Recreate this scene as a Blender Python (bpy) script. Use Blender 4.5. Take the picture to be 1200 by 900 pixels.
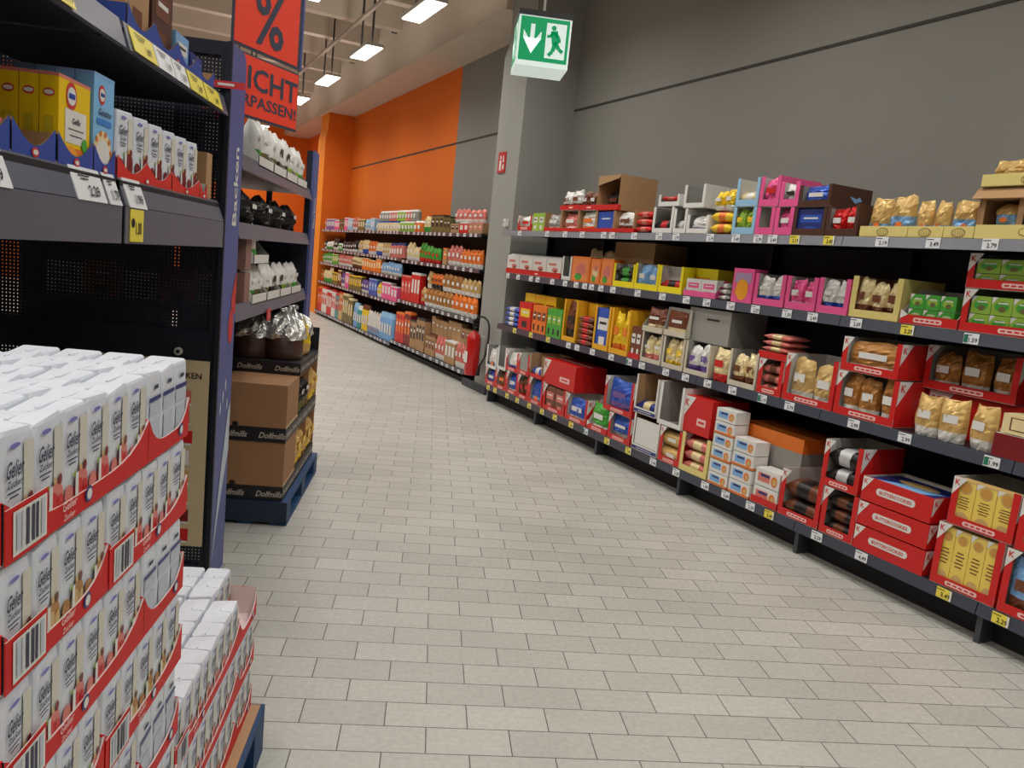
import bpy, math, random
from mathutils import Vector, Matrix
random.seed(7)
for o in list(bpy.data.objects): bpy.data.objects.remove(o)
SC = bpy.context.scene
COL = SC.collection

# ------------------------------------------------------------------ camera
F_PX, PITCH, ROLL, YAW, CAM_H = 928.6, .15045, .10208, .110848, 1.6755
fw = Vector((math.sin(YAW)*math.cos(PITCH), math.cos(YAW)*math.cos(PITCH), -math.sin(PITCH)))
r0 = Vector((math.cos(YAW), -math.sin(YAW), 0)); u0 = r0.cross(fw)
rt = r0*math.cos(ROLL)+u0*math.sin(ROLL); up = u0*math.cos(ROLL)-r0*math.sin(ROLL)
cam = bpy.data.cameras.new('camera'); camo = bpy.data.objects.new('camera', cam); COL.objects.link(camo)
cam.sensor_width = 36; cam.lens = F_PX*36/1200; cam.clip_start = .05; cam.clip_end = 200
m = Matrix((rt, up, -fw)).transposed().to_4x4(); m.translation = Vector((0, 0, CAM_H)); camo.matrix_world = m
SC.camera = camo

# ------------------------------------------------------------------ world, exposure
w = bpy.data.worlds.new('world'); SC.world = w; w.use_nodes = True
w.node_tree.nodes['Background'].inputs[0].default_value = (1, .96, .9, 1)
w.node_tree.nodes['Background'].inputs[1].default_value = .25
SC.view_settings.view_transform = 'Standard'; SC.view_settings.look = 'None'
SC.view_settings.gamma = 1; SC.view_settings.use_curve_mapping = False
SC.view_settings.exposure = 0.0
LAMP_W = 10.2
SC.cycles.max_bounces = 6; SC.cycles.diffuse_bounces = 4; SC.cycles.transparent_max_bounces = 6

# ------------------------------------------------------------------ frames of the place
AZ = math.radians(20.07)
E_ = Vector((-math.sin(AZ), math.cos(AZ), 0))      # along the right-hand wall, away
N_ = Vector((math.cos(AZ), math.sin(AZ), 0))       # into the wall
RZ_R = -(math.pi/2-AZ)                              # things on the right run: x to the near end, y into the shelf
RZ_L = math.pi/2                                    # things on the left gondola face +X
def at(S, n, z): return E_*S+N_*n+Vector((0, 0, z))

# ------------------------------------------------------------------ materials
MATS = {}
def srgb(c):
    return tuple((x/255/12.92 if x/255 <= .04045 else ((x/255+.055)/1.055)**2.4) for x in c)
def mat(name, rgb, rough=.6, metal=0, var=.0, scale=30, bump=0, emit=0, spec=.5, alpha=None, coat=0):
    if name in MATS: return MATS[name]
    m = bpy.data.materials.new(name); m.use_nodes = True; nt = m.node_tree; b = nt.nodes['Principled BSDF']
    c = srgb(rgb)
    b.inputs['Base Color'].default_value = (*c, 1); b.inputs['Roughness'].default_value = rough
    b.inputs['Metallic'].default_value = metal; b.inputs['Specular IOR Level'].default_value = spec
    if coat: b.inputs['Coat Weight'].default_value = coat; b.inputs['Coat Roughness'].default_value = .15
    if var or bump:
        tc = nt.nodes.new('ShaderNodeTexCoord'); n = nt.nodes.new('ShaderNodeTexNoise')
        n.inputs['Scale'].default_value = scale; n.inputs['Detail'].default_value = 3
        nt.links.new(tc.outputs['Object'], n.inputs['Vector'])
        if var:
            mx = nt.nodes.new('ShaderNodeMix'); mx.data_type = 'RGBA'
            mx.inputs['A'].default_value = tuple(x*(1-var) for x in c)+(1,)
            mx.inputs['B'].default_value = tuple(min(1, x*(1+var)) for x in c)+(1,)
            nt.links.new(n.outputs['Fac'], mx.inputs['Factor']); nt.links.new(mx.outputs['Result'], b.inputs['Base Color'])
        if bump:
            bp = nt.nodes.new('ShaderNodeBump'); bp.inputs['Strength'].default_value = bump; bp.inputs['Distance'].default_value = .01
            nt.links.new(n.outputs['Fac'], bp.inputs['Height']); nt.links.new(bp.outputs['Normal'], b.inputs['Normal'])
    if emit:
        b.inputs['Emission Color'].default_value = (*c, 1); b.inputs['Emission Strength'].default_value = emit
    if alpha is not None: b.inputs['Alpha'].default_value = alpha
    MATS[name] = m; return m

def perforated(name, rgb, pitch=.016, r=.17, axis='XZ'):
    m = mat(name, rgb, .45); nt = m.node_tree; b = nt.nodes['Principled BSDF']
    tc = nt.nodes.new('ShaderNodeTexCoord'); sx = nt.nodes.new('ShaderNodeSeparateXYZ'); nt.links.new(tc.outputs['Object'], sx.inputs[0])
    def M(op, a, bv=None):
        q = nt.nodes.new('ShaderNodeMath'); q.operation = op
        if hasattr(a, 'links'): nt.links.new(a, q.inputs[0])
        else: q.inputs[0].default_value = a
        if bv is not None:
            if hasattr(bv, 'links'): nt.links.new(bv, q.inputs[1])
            else: q.inputs[1].default_value = bv
        return q.outputs[0]
    ds = []
    for ax in axis:
        f = M('FRACT', M('DIVIDE', M('ADD', sx.outputs[ax], 50), pitch)); d = M('SUBTRACT', f, .5); ds.append(M('MULTIPLY', d, d))
    dist = M('SQRT', M('ADD', ds[0], ds[1])); nt.links.new(M('GREATER_THAN', dist, r), b.inputs['Alpha'])
    return m

C = {  # packaging colours
 'white': (226, 224, 218), 'red': (205, 30, 28), 'lime': (150, 190, 70), 'green': (70, 165, 60), 'grey': (150, 148, 142), 'rose': (215, 120, 110),
 'orange': (232, 120, 40), 'blue': (45, 85, 180), 'brown': (112, 62, 38), 'dark': (38, 32, 32), 'yellow': (240, 200, 40), 'cream': (232, 212, 160),
 'pink': (235, 90, 150), 'navy': (35, 50, 120), 'gold': (214, 176, 108), 'sky': (130, 175, 220), 'purple': (110, 80, 150), 'tan': (206, 172, 110),
 'bronze': (176, 120, 58), 'silver': (200, 200, 200), 'butter': (238, 208, 96), 'biscuit': (222, 222, 222), 'wafer': (232, 214, 212),
 'magenta': (215, 30, 110), 'lilac': (170, 140, 175), 'maroon': (122, 22, 28), 'kraft': (172, 134, 94), 'liner': (205, 202, 194), 'lightblue': (150, 195, 225),
 'lemon': (246, 226, 30), 'chocolate': (78, 46, 32), 'paleyellow': (226, 208, 130), 'amber': (232, 178, 40), 'eggshell': (206, 196, 176), 'teal': (60, 150, 150), 'olive': (110, 104, 60), 'black': (18, 18, 20)}
def cm(k, kind='print'):
    if kind == 'foil': return mat('foil_'+k, C[k], .3, .25, .18, 25, .5)
    if k in ('kraft', 'liner'): return mat('board_'+k, C[k], .85, 0, .08, 12)
    return mat('print_'+k, C[k], .42, 0, .05, 20)

# ------------------------------------------------------------------ mesh builder
_tx = {}
def text_geo(s):
    if s not in _tx:
        cu = bpy.data.curves.new('t', 'FONT'); cu.body = s; cu.resolution_u = 2; cu.offset = .018; cu.align_x = 'CENTER'
        o = bpy.data.objects.new('t', cu); COL.objects.link(o)
        me = o.to_mesh(); vs = [v.co.copy() for v in me.vertices]; fs = [tuple(p.vertices) for p in me.polygons]
        o.to_mesh_clear(); bpy.data.objects.remove(o); bpy.data.curves.remove(cu); _tx[s] = (vs, fs)
    return _tx[s]
class MB:
    def __init__(s): s.v = []; s.f = []; s.m = []; s.mats = []; s.sm = []
    def mi(s, m):
        if m not in s.mats: s.mats.append(m)
        return s.mats.index(m)
    def poly(s, pts, m, smooth=False):
        b = len(s.v); s.v += [tuple(p) for p in pts]; s.f.append(tuple(range(b, b+len(pts)))); s.m.append(s.mi(m)); s.sm.append(smooth)
    def box(s, x0, x1, y0, y1, z0, z1, m, faces=None):
        P = [(x0, y0, z0), (x1, y0, z0), (x1, y1, z0), (x0, y1, z0), (x0, y0, z1), (x1, y0, z1), (x1, y1, z1), (x0, y1, z1)]
        b = len(s.v); s.v += P
        for k, q in (('b', (3, 2, 1, 0)), ('t', (4, 5, 6, 7)), ('f', (0, 1, 5, 4)), ('r', (1, 2, 6, 5)), ('k', (2, 3, 7, 6)), ('l', (3, 0, 4, 7))):
            s.f.append(tuple(b+i for i in q)); s.m.append(s.mi((faces or {}).get(k, m))); s.sm.append(False)
    def prism(s, pts, off, m, mside=None):
        pts = [Vector(p) for p in pts]; off = Vector(off); n = len(pts)
        s.poly(pts[::-1], m); s.poly([p+off for p in pts], m)
        for i in range(n):
            a, c = pts[i], pts[(i+1) % n]; s.poly([a, c, c+off, a+off], mside or m)
    def grid(s, rows, m, close=False, smooth=True, matf=None):
        b = len(s.v); nr, nc = len(rows), len(rows[0])
        for r in rows: s.v += [tuple(p) for p in r]
        for i in range(nr-1):
            for j in range(nc if close else nc-1):
                k = (j+1) % nc
                s.f.append((b+i*nc+j, b+i*nc+k, b+(i+1)*nc+k, b+(i+1)*nc+j)); s.m.append(s.mi(matf(i, j) if matf else m)); s.sm.append(smooth)
    def cyl(s, p, q, r, m, n=12, r2=None, caps=True, smooth=True):
        p, q = Vector(p), Vector(q); d = (q-p).normalized(); a = d.orthogonal().normalized(); c = d.cross(a); r2 = r if r2 is None else r2
        A = [p+(a*math.cos(t)+c*math.sin(t))*r for t in [2*math.pi*i/n for i in range(n)]]
        B = [q+(a*math.cos(t)+c*math.sin(t))*r2 for t in [2*math.pi*i/n for i in range(n)]]
        s.grid([A, B], m, True, smooth)
        if caps: s.poly(A[::-1], m); s.poly(B, m)
    def tube(s, pts, r, m, n=8):
        rows = []
        for i, p in enumerate(pts):
            p = Vector(p); d = (Vector(pts[min(i+1, len(pts)-1)])-Vector(pts[max(i-1, 0)])).normalized()
            a = d.cross(Vector((0, 0, 1))) if abs(d.z) < .95 else d.cross(Vector((1, 0, 0))); a.normalize(); c = d.cross(a)
            rows.append([p+(a*math.cos(t)+c*math.sin(t))*r for t in [2*math.pi*k/n for k in range(n)]])
        s.grid(rows, m, True); s.poly(rows[0][::-1], m); s.poly(rows[-1], m)
    def disc(s, c, u, v, ru, rv, m, n=14):
        c, u, v = Vector(c), Vector(u), Vector(v)
        s.poly([c+u*ru*math.cos(2*math.pi*i/n)+v*rv*math.sin(2*math.pi*i/n) for i in range(n)], m)
    def pane(s, c, u, v, wu, hv, m, r=0):
        c, u, v = Vector(c), Vector(u), Vector(v); a, b = wu/2, hv/2
        if r:
            P = []
            for cx, cy, t0 in ((a-r, b-r, 0), (-a+r, b-r, 90), (-a+r, -b+r, 180), (a-r, -b+r, 270)):
                for k in range(4):
                    t = math.radians(t0+30*k); P.append(c+u*(cx+r*math.cos(t))+v*(cy+r*math.sin(t)))
            s.poly(P, m)
        else: s.poly([c-u*a-v*b, c+u*a-v*b, c+u*a+v*b, c-u*a+v*b], m)
    def text(s, t, c, u, v, cap, m, sx=1, shear=0, maxw=None):
        vs, fs = text_geo(t); k = cap/.73; c, u, v = Vector(c), Vector(u), Vector(v)
        if vs and maxw:
            ww = (max(p.x for p in vs)-min(p.x for p in vs))*k*sx
            if ww > maxw: sx *= maxw/ww
        b = len(s.v)
        for p in vs: s.v.append(tuple(c+u*(p.x*k*sx+shear*p.y*k)+v*(p.y*k-cap/2)))
        i = s.mi(m)
        for f in fs: s.f.append(tuple(b+q for q in f)); s.m.append(i); s.sm.append(False)
    def mesh(s, name):
        me = bpy.data.meshes.new(name); me.from_pydata(s.v, [], s.f)
        for m in s.mats: me.materials.append(m)
        me.polygons.foreach_set('material_index', s.m); me.polygons.foreach_set('use_smooth', s.sm); me.update(); return me
    def build(s, name, parent=None, loc=(0, 0, 0), rz=0):
        o = bpy.data.objects.new(name, s.mesh(name)); COL.objects.link(o); o.location = loc; o.rotation_euler = (0, 0, rz)
        if parent: o.parent = parent
        return o
def tag(o, label=None, cat=None, group=None, kind=None):
    for k, v in (('label', label), ('category', cat), ('group', group), ('kind', kind)):
        if v: o[k] = v
    return o
def empty(name, loc=(0, 0, 0), rz=0):
    o = bpy.data.objects.new(name, None); COL.objects.link(o); o.location = loc; o.rotation_euler = (0, 0, rz); o.empty_display_size = .1; return o
def copy_tree(o, parent=None):
    c = o.copy(); COL.objects.link(c)
    if parent: c.parent = parent
    for ch in list(o.children): copy_tree(ch, c)
    return c
ORD = ['', 'first', 'second', 'third', 'fourth', 'fifth', 'sixth', 'seventh', 'eighth', 'ninth', 'tenth', 'eleventh', 'twelfth', 'thirteenth', 'fourteenth', 'fifteenth', 'sixteenth', 'seventeenth', 'eighteenth', 'nineteenth', 'twentieth',
       'twenty-first', 'twenty-second', 'twenty-third', 'twenty-fourth', 'twenty-fifth', 'twenty-sixth', 'twenty-seventh', 'twenty-eighth', 'twenty-ninth', 'thirtieth', 'thirty-first', 'thirty-second', 'thirty-third', 'thirty-fourth', 'thirty-fifth', 'thirty-sixth', 'thirty-seventh', 'thirty-eighth', 'thirty-ninth', 'fortieth']
X, Y, Z = Vector((1, 0, 0)), Vector((0, 1, 0)), Vector((0, 0, 1))

# ------------------------------------------------------------------ setting: floor, walls, ceiling
def floor_mat():
    m = bpy.data.materials.new('floor_tiles'); m.use_nodes = True; nt = m.node_tree; b = nt.nodes['Principled BSDF']
    tc = nt.nodes.new('ShaderNodeTexCoord'); mp = nt.nodes.new('ShaderNodeMapping'); nt.links.new(tc.outputs['Object'], mp.inputs[0])
    TX, TY, TS = FLOOR_OFF
    mp.inputs['Location'].default_value = (-TX+TS*40, -TY+TS*.5117*40, 0)
    br = nt.nodes.new('ShaderNodeTexBrick'); nt.links.new(mp.outputs[0], br.inputs[0])
    br.inputs['Scale'].default_value = 1; br.inputs['Brick Width'].default_value = TS; br.inputs['Row Height'].default_value = TS*.5117
    br.inputs['Mortar Size'].default_value = .0024; br.inputs['Mortar Smooth'].default_value = .3; br.inputs['Bias'].default_value = 0
    br.inputs['Color1'].default_value = (*srgb((178, 176, 167)), 1); br.inputs['Color2'].default_value = (*srgb((190, 187, 178)), 1)
    br.inputs['Mortar'].default_value = (*srgb((88, 84, 78)), 1)
    no = nt.nodes.new('ShaderNodeTexNoise'); no.inputs['Scale'].default_value = 45; no.inputs['Detail'].default_value = 5; nt.links.new(tc.outputs['Object'], no.inputs[0])
    n2 = nt.nodes.new('ShaderNodeTexNoise'); n2.inputs['Scale'].default_value = 1.3; n2.inputs['Detail'].default_value = 3; nt.links.new(tc.outputs['Object'], n2.inputs[0])
    a = nt.nodes.new('ShaderNodeMix'); a.data_type = 'RGBA'; a.blend_type = 'MULTIPLY'; a.inputs['Factor'].default_value = 1
    cr = nt.nodes.new('ShaderNodeMapRange'); cr.inputs[1].default_value = .3; cr.inputs[2].default_value = .7; cr.inputs[3].default_value = .9; cr.inputs[4].default_value = 1.06
    nt.links.new(no.outputs['Fac'], cr.inputs[0]); nt.links.new(br.outputs['Color'], a.inputs['A']); nt.links.new(cr.outputs[0], a.inputs['B'])
    a2 = nt.nodes.new('ShaderNodeMix'); a2.data_type = 'RGBA'; a2.blend_type = 'MULTIPLY'; a2.inputs['Factor'].default_value = 1
    c2 = nt.nodes.new('ShaderNodeMapRange'); c2.inputs[1].default_value = .3; c2.inputs[2].default_value = .7; c2.inputs[3].default_value = .93; c2.inputs[4].default_value = 1.04
    nt.links.new(n2.outputs['Fac'], c2.inputs[0]); nt.links.new(a.outputs['Result'], a2.inputs['A']); nt.links.new(c2.outputs[0], a2.inputs['B'])
    nt.links.new(a2.outputs['Result'], b.inputs['Base Color'])
    b.inputs['Roughness'].default_value = .42; b.inputs['Specular IOR Level'].default_value = .4
    bp = nt.nodes.new('ShaderNodeBump'); bp.inputs['Strength'].default_value = .35; bp.inputs['Distance'].default_value = .003; bp.invert = True
    nt.links.new(br.outputs['Fac'], bp.inputs['Height']); nt.links.new(bp.outputs[0], b.inputs['Normal'])
    return m
# tile joint (row 0, column 0) seen in the photo; tile 0.30 m long
FLOOR_OFF = (-.190, 2.637, .300)
def struct(name, mb, **k):
    o = mb.build(name, **k); o['kind'] = 'structure'; return o
FM = floor_mat()
WALLG = mat('wall_grey', (136, 133, 126), .8, 0, .05, 2); WALLO = mat('wall_orange', (222, 106, 0), .75, 0, .05, 2)
PILG = mat('pillar_grey', (150, 149, 142), .8, 0, .04, 2); BEIGE = mat('ceiling_paint', (204, 190, 174), .85, 0, .05, 3); CEIL = mat('ceiling_deck', (176, 158, 142), .9, 0, .1, 2)
DARK = mat('dark_joint', (58, 56, 52), .8)
b = MB(); b.box(-16, 16, -10, 30, -.1, 0, FM); struct('floor', b)
def slab(name, S0, S1, n0, n1, z0, z1, m, faces=None):
    b = MB(); b.box(0, S1-S0, 0, n1-n0, z0, z1, m, faces)
    # local x runs along the wall (away), local y into the wall
    o = b.build(name); o.location = at(S0, n1, 0); o.rotation_euler = (0, 0, math.pi/2+AZ); o['kind'] = 'structure'; return o
slab('wall_right', -8, 12.6, 4.8, 5.0, 0, 5.95, WALLG)
slab('wall_right', 12.6, 25, 4.8, 5.0, 0, 5.95, WALLO)
slab('trim_1', 9.43, 25, 4.795, 4.8, 3.50, 3.53, DARK)
slab('trim_1', -8, 8.73, 4.795, 4.8, 3.545, 3.57, DARK)
slab('wall_far', 25, 25.2, -12, 5, 0, 5.95, WALLO)
slab('wall_back', -8.2, -8, -12, 5, 0, 5.95, WALLG)
slab('wall_left', -8, 25, -12.2, -12, 0, 5.95, WALLG)
slab('ceiling', -8, 25, -12, 5, 5.95, 6.05, CEIL)
slab('beam', 9.43, 25, 4.09, 4.8, 4.73, 5.95, BEIGE)
def pillar(S0, S1, m, mf):
    # a concrete column whose head is set back above the haunch
    b = MB(); L = S1-S0
    prof = [(0, 0), (0, 4.15), (.05, 4.35), (.05, 5.95), (.67, 5.95), (.67, 0)]
    P = [Vector((0, y, z)) for y, z in prof]; b.poly(P[::-1], m); b.poly([p+Vector((L, 0, 0)) for p in P], m)
    for i in range(len(P)):
        a, c = P[i], P[(i+1) % len(P)]; b.poly([a, c, c+Vector((L, 0, 0)), a+Vector((L, 0, 0))], mf if i < 3 else m)
    o = b.build('pillar'); o.location = at(S1, 4.13, 0); o.rotation_euler = (0, 0, RZ_R); o['kind'] = 'structure'; return o
pillar(8.74, 9.43, PILG, PILG); pillar(19.45, 20.25, WALLO, mat('pillar_orange', (244, 140, 12), .75))
slab('baseboard_right', 9.0, 9.75, 4.09, 4.128, 0, .1, mat('skirting', (60, 66, 70), .6))
for k in range(22):                                  # roof ribs, running from the girder across the hall
    slab('ceiling_rib', -6.5+1.45*k, -6.5+1.45*k+.2, -11.9, 4.085, 5.38, 5.94, BEIGE)
    slab('ceiling_bracket', -6.5+1.45*k+.2, -6.5+1.45*k+.3, 4.0, 4.088, 5.38, 5.7, DARK)

# ------------------------------------------------------------------ ceiling lamps, pipe, exit sign
LED = mat('lamp_diffuser', (255, 250, 240), .5, emit=4); STEEL = mat('white_metal', (200, 198, 192), .4)
ld = bpy.data.lights.new('panel_light', 'AREA'); ld.shape = 'RECTANGLE'; ld.size = .24; ld.size_y = .96; ld.energy = LAMP_W; ld.color = (1, .995, .965); ld.spread = math.radians(150)
lu = bpy.data.lights.new('added_ceiling_fill', 'AREA'); lu.shape = 'RECTANGLE'; lu.size = .2; lu.size_y = 1.0; lu.energy = LAMP_W*.25; lu.color = (1, .95, .88)  # added upward fill in each fixture, brightens ceiling and beam
fix = empty('ceiling_lamp'); b = MB(); b.box(-.135, .135, -.51, .51, .012, .055, STEEL); b.build('housing', fix)
b = MB(); b.box(-.122, .122, -.497, .497, 0, .012, LED); b.build('diffuser', fix)
b = MB(); b.box(-.012, .012, .3, .34, .055, 1.29, DARK); b.box(-.012, .012, -.34, -.3, .055, 1.29, DARK); b.build('suspension_rod', fix)
first = True; ni = 0
for ri, (nrow, soff) in enumerate(((3.25, 1.98), (1.95, 2.1), (-.6, 1.98), (-3.3, 1.98), (-6.3, 1.98))):
    for k in range(-2, 9):
        S = soff+2.7*k
        o = fix if first else copy_tree(fix); first = False
        o.location = at(S, nrow, 4.65); o.rotation_euler = (0, 0, AZ)
        tag(o, f'white rectangular ceiling lamp, {ORD[k+3]} along the {ORD[ri+1]} lamp row from the right wall', 'ceiling lamp', 'rectangular ceiling lamps')
        l = bpy.data.objects.new('panel_light', ld); COL.objects.link(l); l.parent = o; l.location = (0, 0, -.012)
        l = bpy.data.objects.new('added_ceiling_fill', lu); COL.objects.link(l); l.parent = o; l.location = (0, 0, .075); l.rotation_euler = (math.pi, 0, 0)
b = MB(); b.cyl(at(-6, 3.2, 5.2), at(24.5, 3.2, 5.2), .035, mat('pipe', (150, 136, 124), .5), 10)
for k in range(11): b.cyl(at(-5+3*k, 3.2, 5.2), at(-5+3*k, 3.2, 5.95), .008, STEEL, 6)
tag(b.build('sprinkler_pipe'), 'long grey sprinkler pipe hung under the ceiling ribs along the beam', 'pipe')
s = empty('exit_sign', (.505, 4.84, 2.79))
GR = mat('exit_green', (0, 145, 88), .4, emit=.55); EW = mat('exit_white', (225, 242, 236), .4, emit=.45)
b = MB(); b.box(-.15, .15, -.14, .14, 0, .27, EW); b.build('sign_box', s)
b = MB(); b.box(-.155, .155, -.145, .145, .27, .3, mat('sign_cap', (48, 48, 50), .5)); b.build('cap', s)
b = MB(); b.cyl((0, 0, .3), (0, 0, 3.1), .007, STEEL, 8); b.build('suspension_rod', s)
def exitface(u, c0, w):
    b = MB(); nrm = u.cross(Z); c = c0+nrm*.0015
    b.pane(c+Z*.145, u, Z, w*.93, .235, GR); c = c+nrm*.001
    q = lambda x, z: c+u*x*w+Z*z
    b.poly([q(-.27, .225), q(-.27, .125), q(-.19, .125), q(-.19, .225)], EW)
    b.poly([q(-.40, .15), q(-.23, .065), q(-.23, .10)][::1], EW); b.poly([q(-.06, .15), q(-.23, .10), q(-.23, .065)], EW)
    b.poly([q(-.40, .15), q(-.23, .10), q(-.06, .15), q(-.06, .185), q(-.23, .115), q(-.40, .185)][:3], EW)
    b.poly([q(-.40, .15), q(-.40, .19), q(-.23, .118), q(-.23, .07)], EW); b.poly([q(-.06, .19), q(-.06, .15), q(-.23, .07), q(-.23, .118)], EW)
    b.pane(q(.22, .145), u, Z, w*.38, .19, EW); c = c+nrm*.001
    q = lambda x, z: c+u*x*w+Z*z
    b.disc(q(.17, .215), u, Z, .014, .014, GR)
    def limb(x0, z0, x1, z1, t):
        t *= 1.55
        A, B = q(x0, z0), q(x1, z1); d = (B-A).normalized(); p = d.cross(nrm)*t/2; b.poly([A-p, B-p, B+p, A+p], GR)
    limb(.18, .20, .22, .13, .026); limb(.18, .195, .10, .165, .011); limb(.10, .165, .05, .17, .01); limb(.2, .19, .28, .165, .011); limb(.28, .165, .30, .14, .01)
    limb(.215, .14, .29, .105, .015); limb(.29, .105, .37, .09, .013); limb(.21, .135, .18, .09, .015); limb(.18, .09, .10, .065, .013)
    return b
exitface(X, Vector((0, -.14, 0)), .3).build('front_panel', s); exitface(-Y, Vector((-.15, 0, 0)), .28).build('side_panel', s)
tag(s, 'green and white illuminated emergency exit box hanging above the aisle', 'exit sign')

# ------------------------------------------------------------------ on the pillar: fire extinguisher, its sign, a small white box
RED = mat('gloss_red', (190, 18, 18), .25, coat=.4); BLK = mat('black_rubber', (20, 20, 22), .5); WH = cm('white'); RSIGN = mat('sign_red', (190, 30, 35), .5)
b = MB(); b.box(-.105, .105, -.01, 0, 0, .25, RSIGN); y = -.012
b.poly([(-.06, y, .03), (-.005, y, .03), (-.005, y, .15), (-.06, y, .15)], WH); b.poly([(-.045, y, .16), (-.02, y, .16), (-.01, y, .2), (-.05, y, .21)], WH)
b.poly([(.03, y, .03), (.08, y, .05), (.07, y, .11), (.03, y, .09)], WH); b.poly([(.03, y, .12), (.07, y, .13), (.055, y, .21), (.03, y, .2)], WH)
tag(b.build('fire_extinguisher_sign', loc=at(9.2, 4.128, 2.76), rz=RZ_R), 'red and white fire extinguisher sign high on the grey pillar', 'sign')
b = MB(); b.box(-.035, .035, -.04, 0, 0, .085, WH); b.box(-.02, .02, -.045, -.04, .03, .06, mat('pale_key', (190, 190, 185), .4))
tag(b.build('control_box', loc=at(8.88, 4.128, 2.11), rz=RZ_R), 'small white control box on the pillar edge below the red sign', 'box')
fe = empty('fire_extinguisher', at(9.22, 3.98, .22), RZ_R)
b = MB(); prof = [(.02, 0), (.085, .0), (.09, .02), (.09, .46), (.075, .52), (.03, .55), (.02, .57)]
b.grid([[Vector((r*math.cos(t), r*math.sin(t), z)) for t in [2*math.pi*i/20 for i in range(20)]] for r, z in prof], RED, True)
b.build('cylinder', fe)
b = MB(); b.box(-.05, .05, -.0935, -.0915, .16, .3, WH); b.build('label_plate', fe)
b = MB(); b.cyl((0, 0, .56), (0, 0, .61), .022, BLK); b.box(-.02, .09, -.012, .012, .61, .63, BLK); b.box(-.02, .08, -.012, .012, .645, .66, BLK); b.build('valve_handle', fe)
b = MB(); b.tube([(.02+.13*math.sin(t)*1.0, 0, .60+.14*math.sin(t)*1.0 if 0 else .62+.13*math.sin(t*1.0)) if 0 else (.02+.12*(1-math.cos(t)), -.03+.055*(1-math.cos(t)), .62+.14*math.sin(t)) for t in [math.pi*i/10 for i in range(11)]]+[(.265, .08, .5), (.25, .07, .3), (.16, .04, .14)], .013, BLK); b.cyl((.16, .04, .14), (.14, .03, .02), .015, BLK, 10, .028); b.build('hose', fe)
b = MB(); b.box(-.03, .03, .09, .145, .2, .5, STEEL); b.build('wall_bracket', fe)
tag(fe, 'red fire extinguisher with black hose hanging on the grey pillar', 'fire extinguisher')

# ------------------------------------------------------------------ shelving on the right
SHELF = mat('shelf_dark', (34, 36, 42), .5, .2); LIPT = mat('shelf_lip_glare', (128, 130, 138), .25, .1, spec=.8); LIP = mat('shelf_lip', (70, 74, 86), .28, .1, spec=.7); BACK = mat('shelf_back', (26, 26, 30), .6); TAGW = mat('tag_white', (236, 238, 240), .4); TAGY = mat('tag_yellow', (240, 222, 80), .4)  # top shelf lip is paler: glare from the lamps put into its colour
INK = mat('ink', (20, 20, 26), .6); TAGG = mat('tag_green', (30, 120, 90), .5)
RUN = {'base': (3.93, .15, .065), 'third': (4.0, .89, .065), 'second': (4.04, 1.495, .065), 'top': (3.95, 1.985, .06)}
def price_tag(parent, x, y, z, kind, price, w=.085, h=.056):
    b = MB(); m = TAGY if kind == 1 else TAGW
    b.box(x-w/2, x+w/2, y-.003, y, z, z+h, m)
    b.text(price, (x+w*.12, y-.0042, z+h*.38), X, Z, h*.42, INK, maxw=w*.62)
    b.pane((x-w*.2, y-.0042, z+h*.82), X, Z, w*.5, h*.07, INK)
    if kind == 2: b.pane((x-w*.33, y-.0045, z+h*.45), X, Z, w*.28, h*.7, TAGG)
    if kind == 1: b.pane((x+w*.45, y-.0042, z+h*.5), X, Z, w*.12, h*.98, TAGW)
    return b.build('price_tag', parent)
PR = {'base': ['2.29', '1.99', '3.49', '2.29', '2.49', '2.29', '3.29', '2.29'], 'third': ['2.99', '2.49', '2.19', '3.79', '1.99'], 'second': ['2.69', '2.29', '1.59', '2.49'], 'top': ['2.19', '3.49', '2.79', '2.49']}
def bay(S0, S1, runs, depth_back, wallgap_label, tags=None, legs=True):
    """one bay of wall shelving; S0 is the far end, S1 the near end; local x runs from far to near"""
    W = S0-S1; nb = runs['base'][0]
    root = empty('shelving_unit', at(S0, nb, 0), RZ_R); D = depth_back-nb
    b = MB(); b.box(0, W, D-.03, D, .1, runs['top'][1]+.12, BACK); b.build('back_panel', root)
    b = MB(); b.box(.004, .034, D-.1, D-.031, 0, runs['top'][1]+.1, SHELF); b.build('upright', root)
    b = MB(); b.box(0, W, .14, .16, 0, .15, mat('plinth', (24, 24, 26), .7)); b.build('plinth', root)
    b = MB(); b.box(.0, .03, .03, .14, .0, .15, mat('foot_metal', (74, 78, 84), .4, .4)); b.build('foot', root)
    for nm, (n, z, lh) in runs.items():
        y0 = n-nb; tilt = .012
        b = MB(); b.box(.003, W-.003, y0+.02, D-.031, z+lh-.03, z+lh, SHELF)
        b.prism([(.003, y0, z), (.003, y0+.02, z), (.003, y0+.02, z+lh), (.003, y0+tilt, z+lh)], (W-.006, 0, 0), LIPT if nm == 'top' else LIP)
        sh = b.build('shelf', root); k = 0
        for ts, kind in (tags or {}).get(nm, []):
            if S1 < ts <= S0:
                pr = PR[nm][k % len(PR[nm])]; k += 1
                if nm == 'base' and abs(ts-3.074) < .01: pr = '4.49'
                if nm == 'third' and ts < 3.5: pr = '2.99' if kind == 0 else '1.99'
                price_tag(sh, S0-ts, y0+.003, z+.004, kind, pr)
    tag(root, wallgap_label, 'shelving unit', 'wall shelving bays')
    return root
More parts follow.
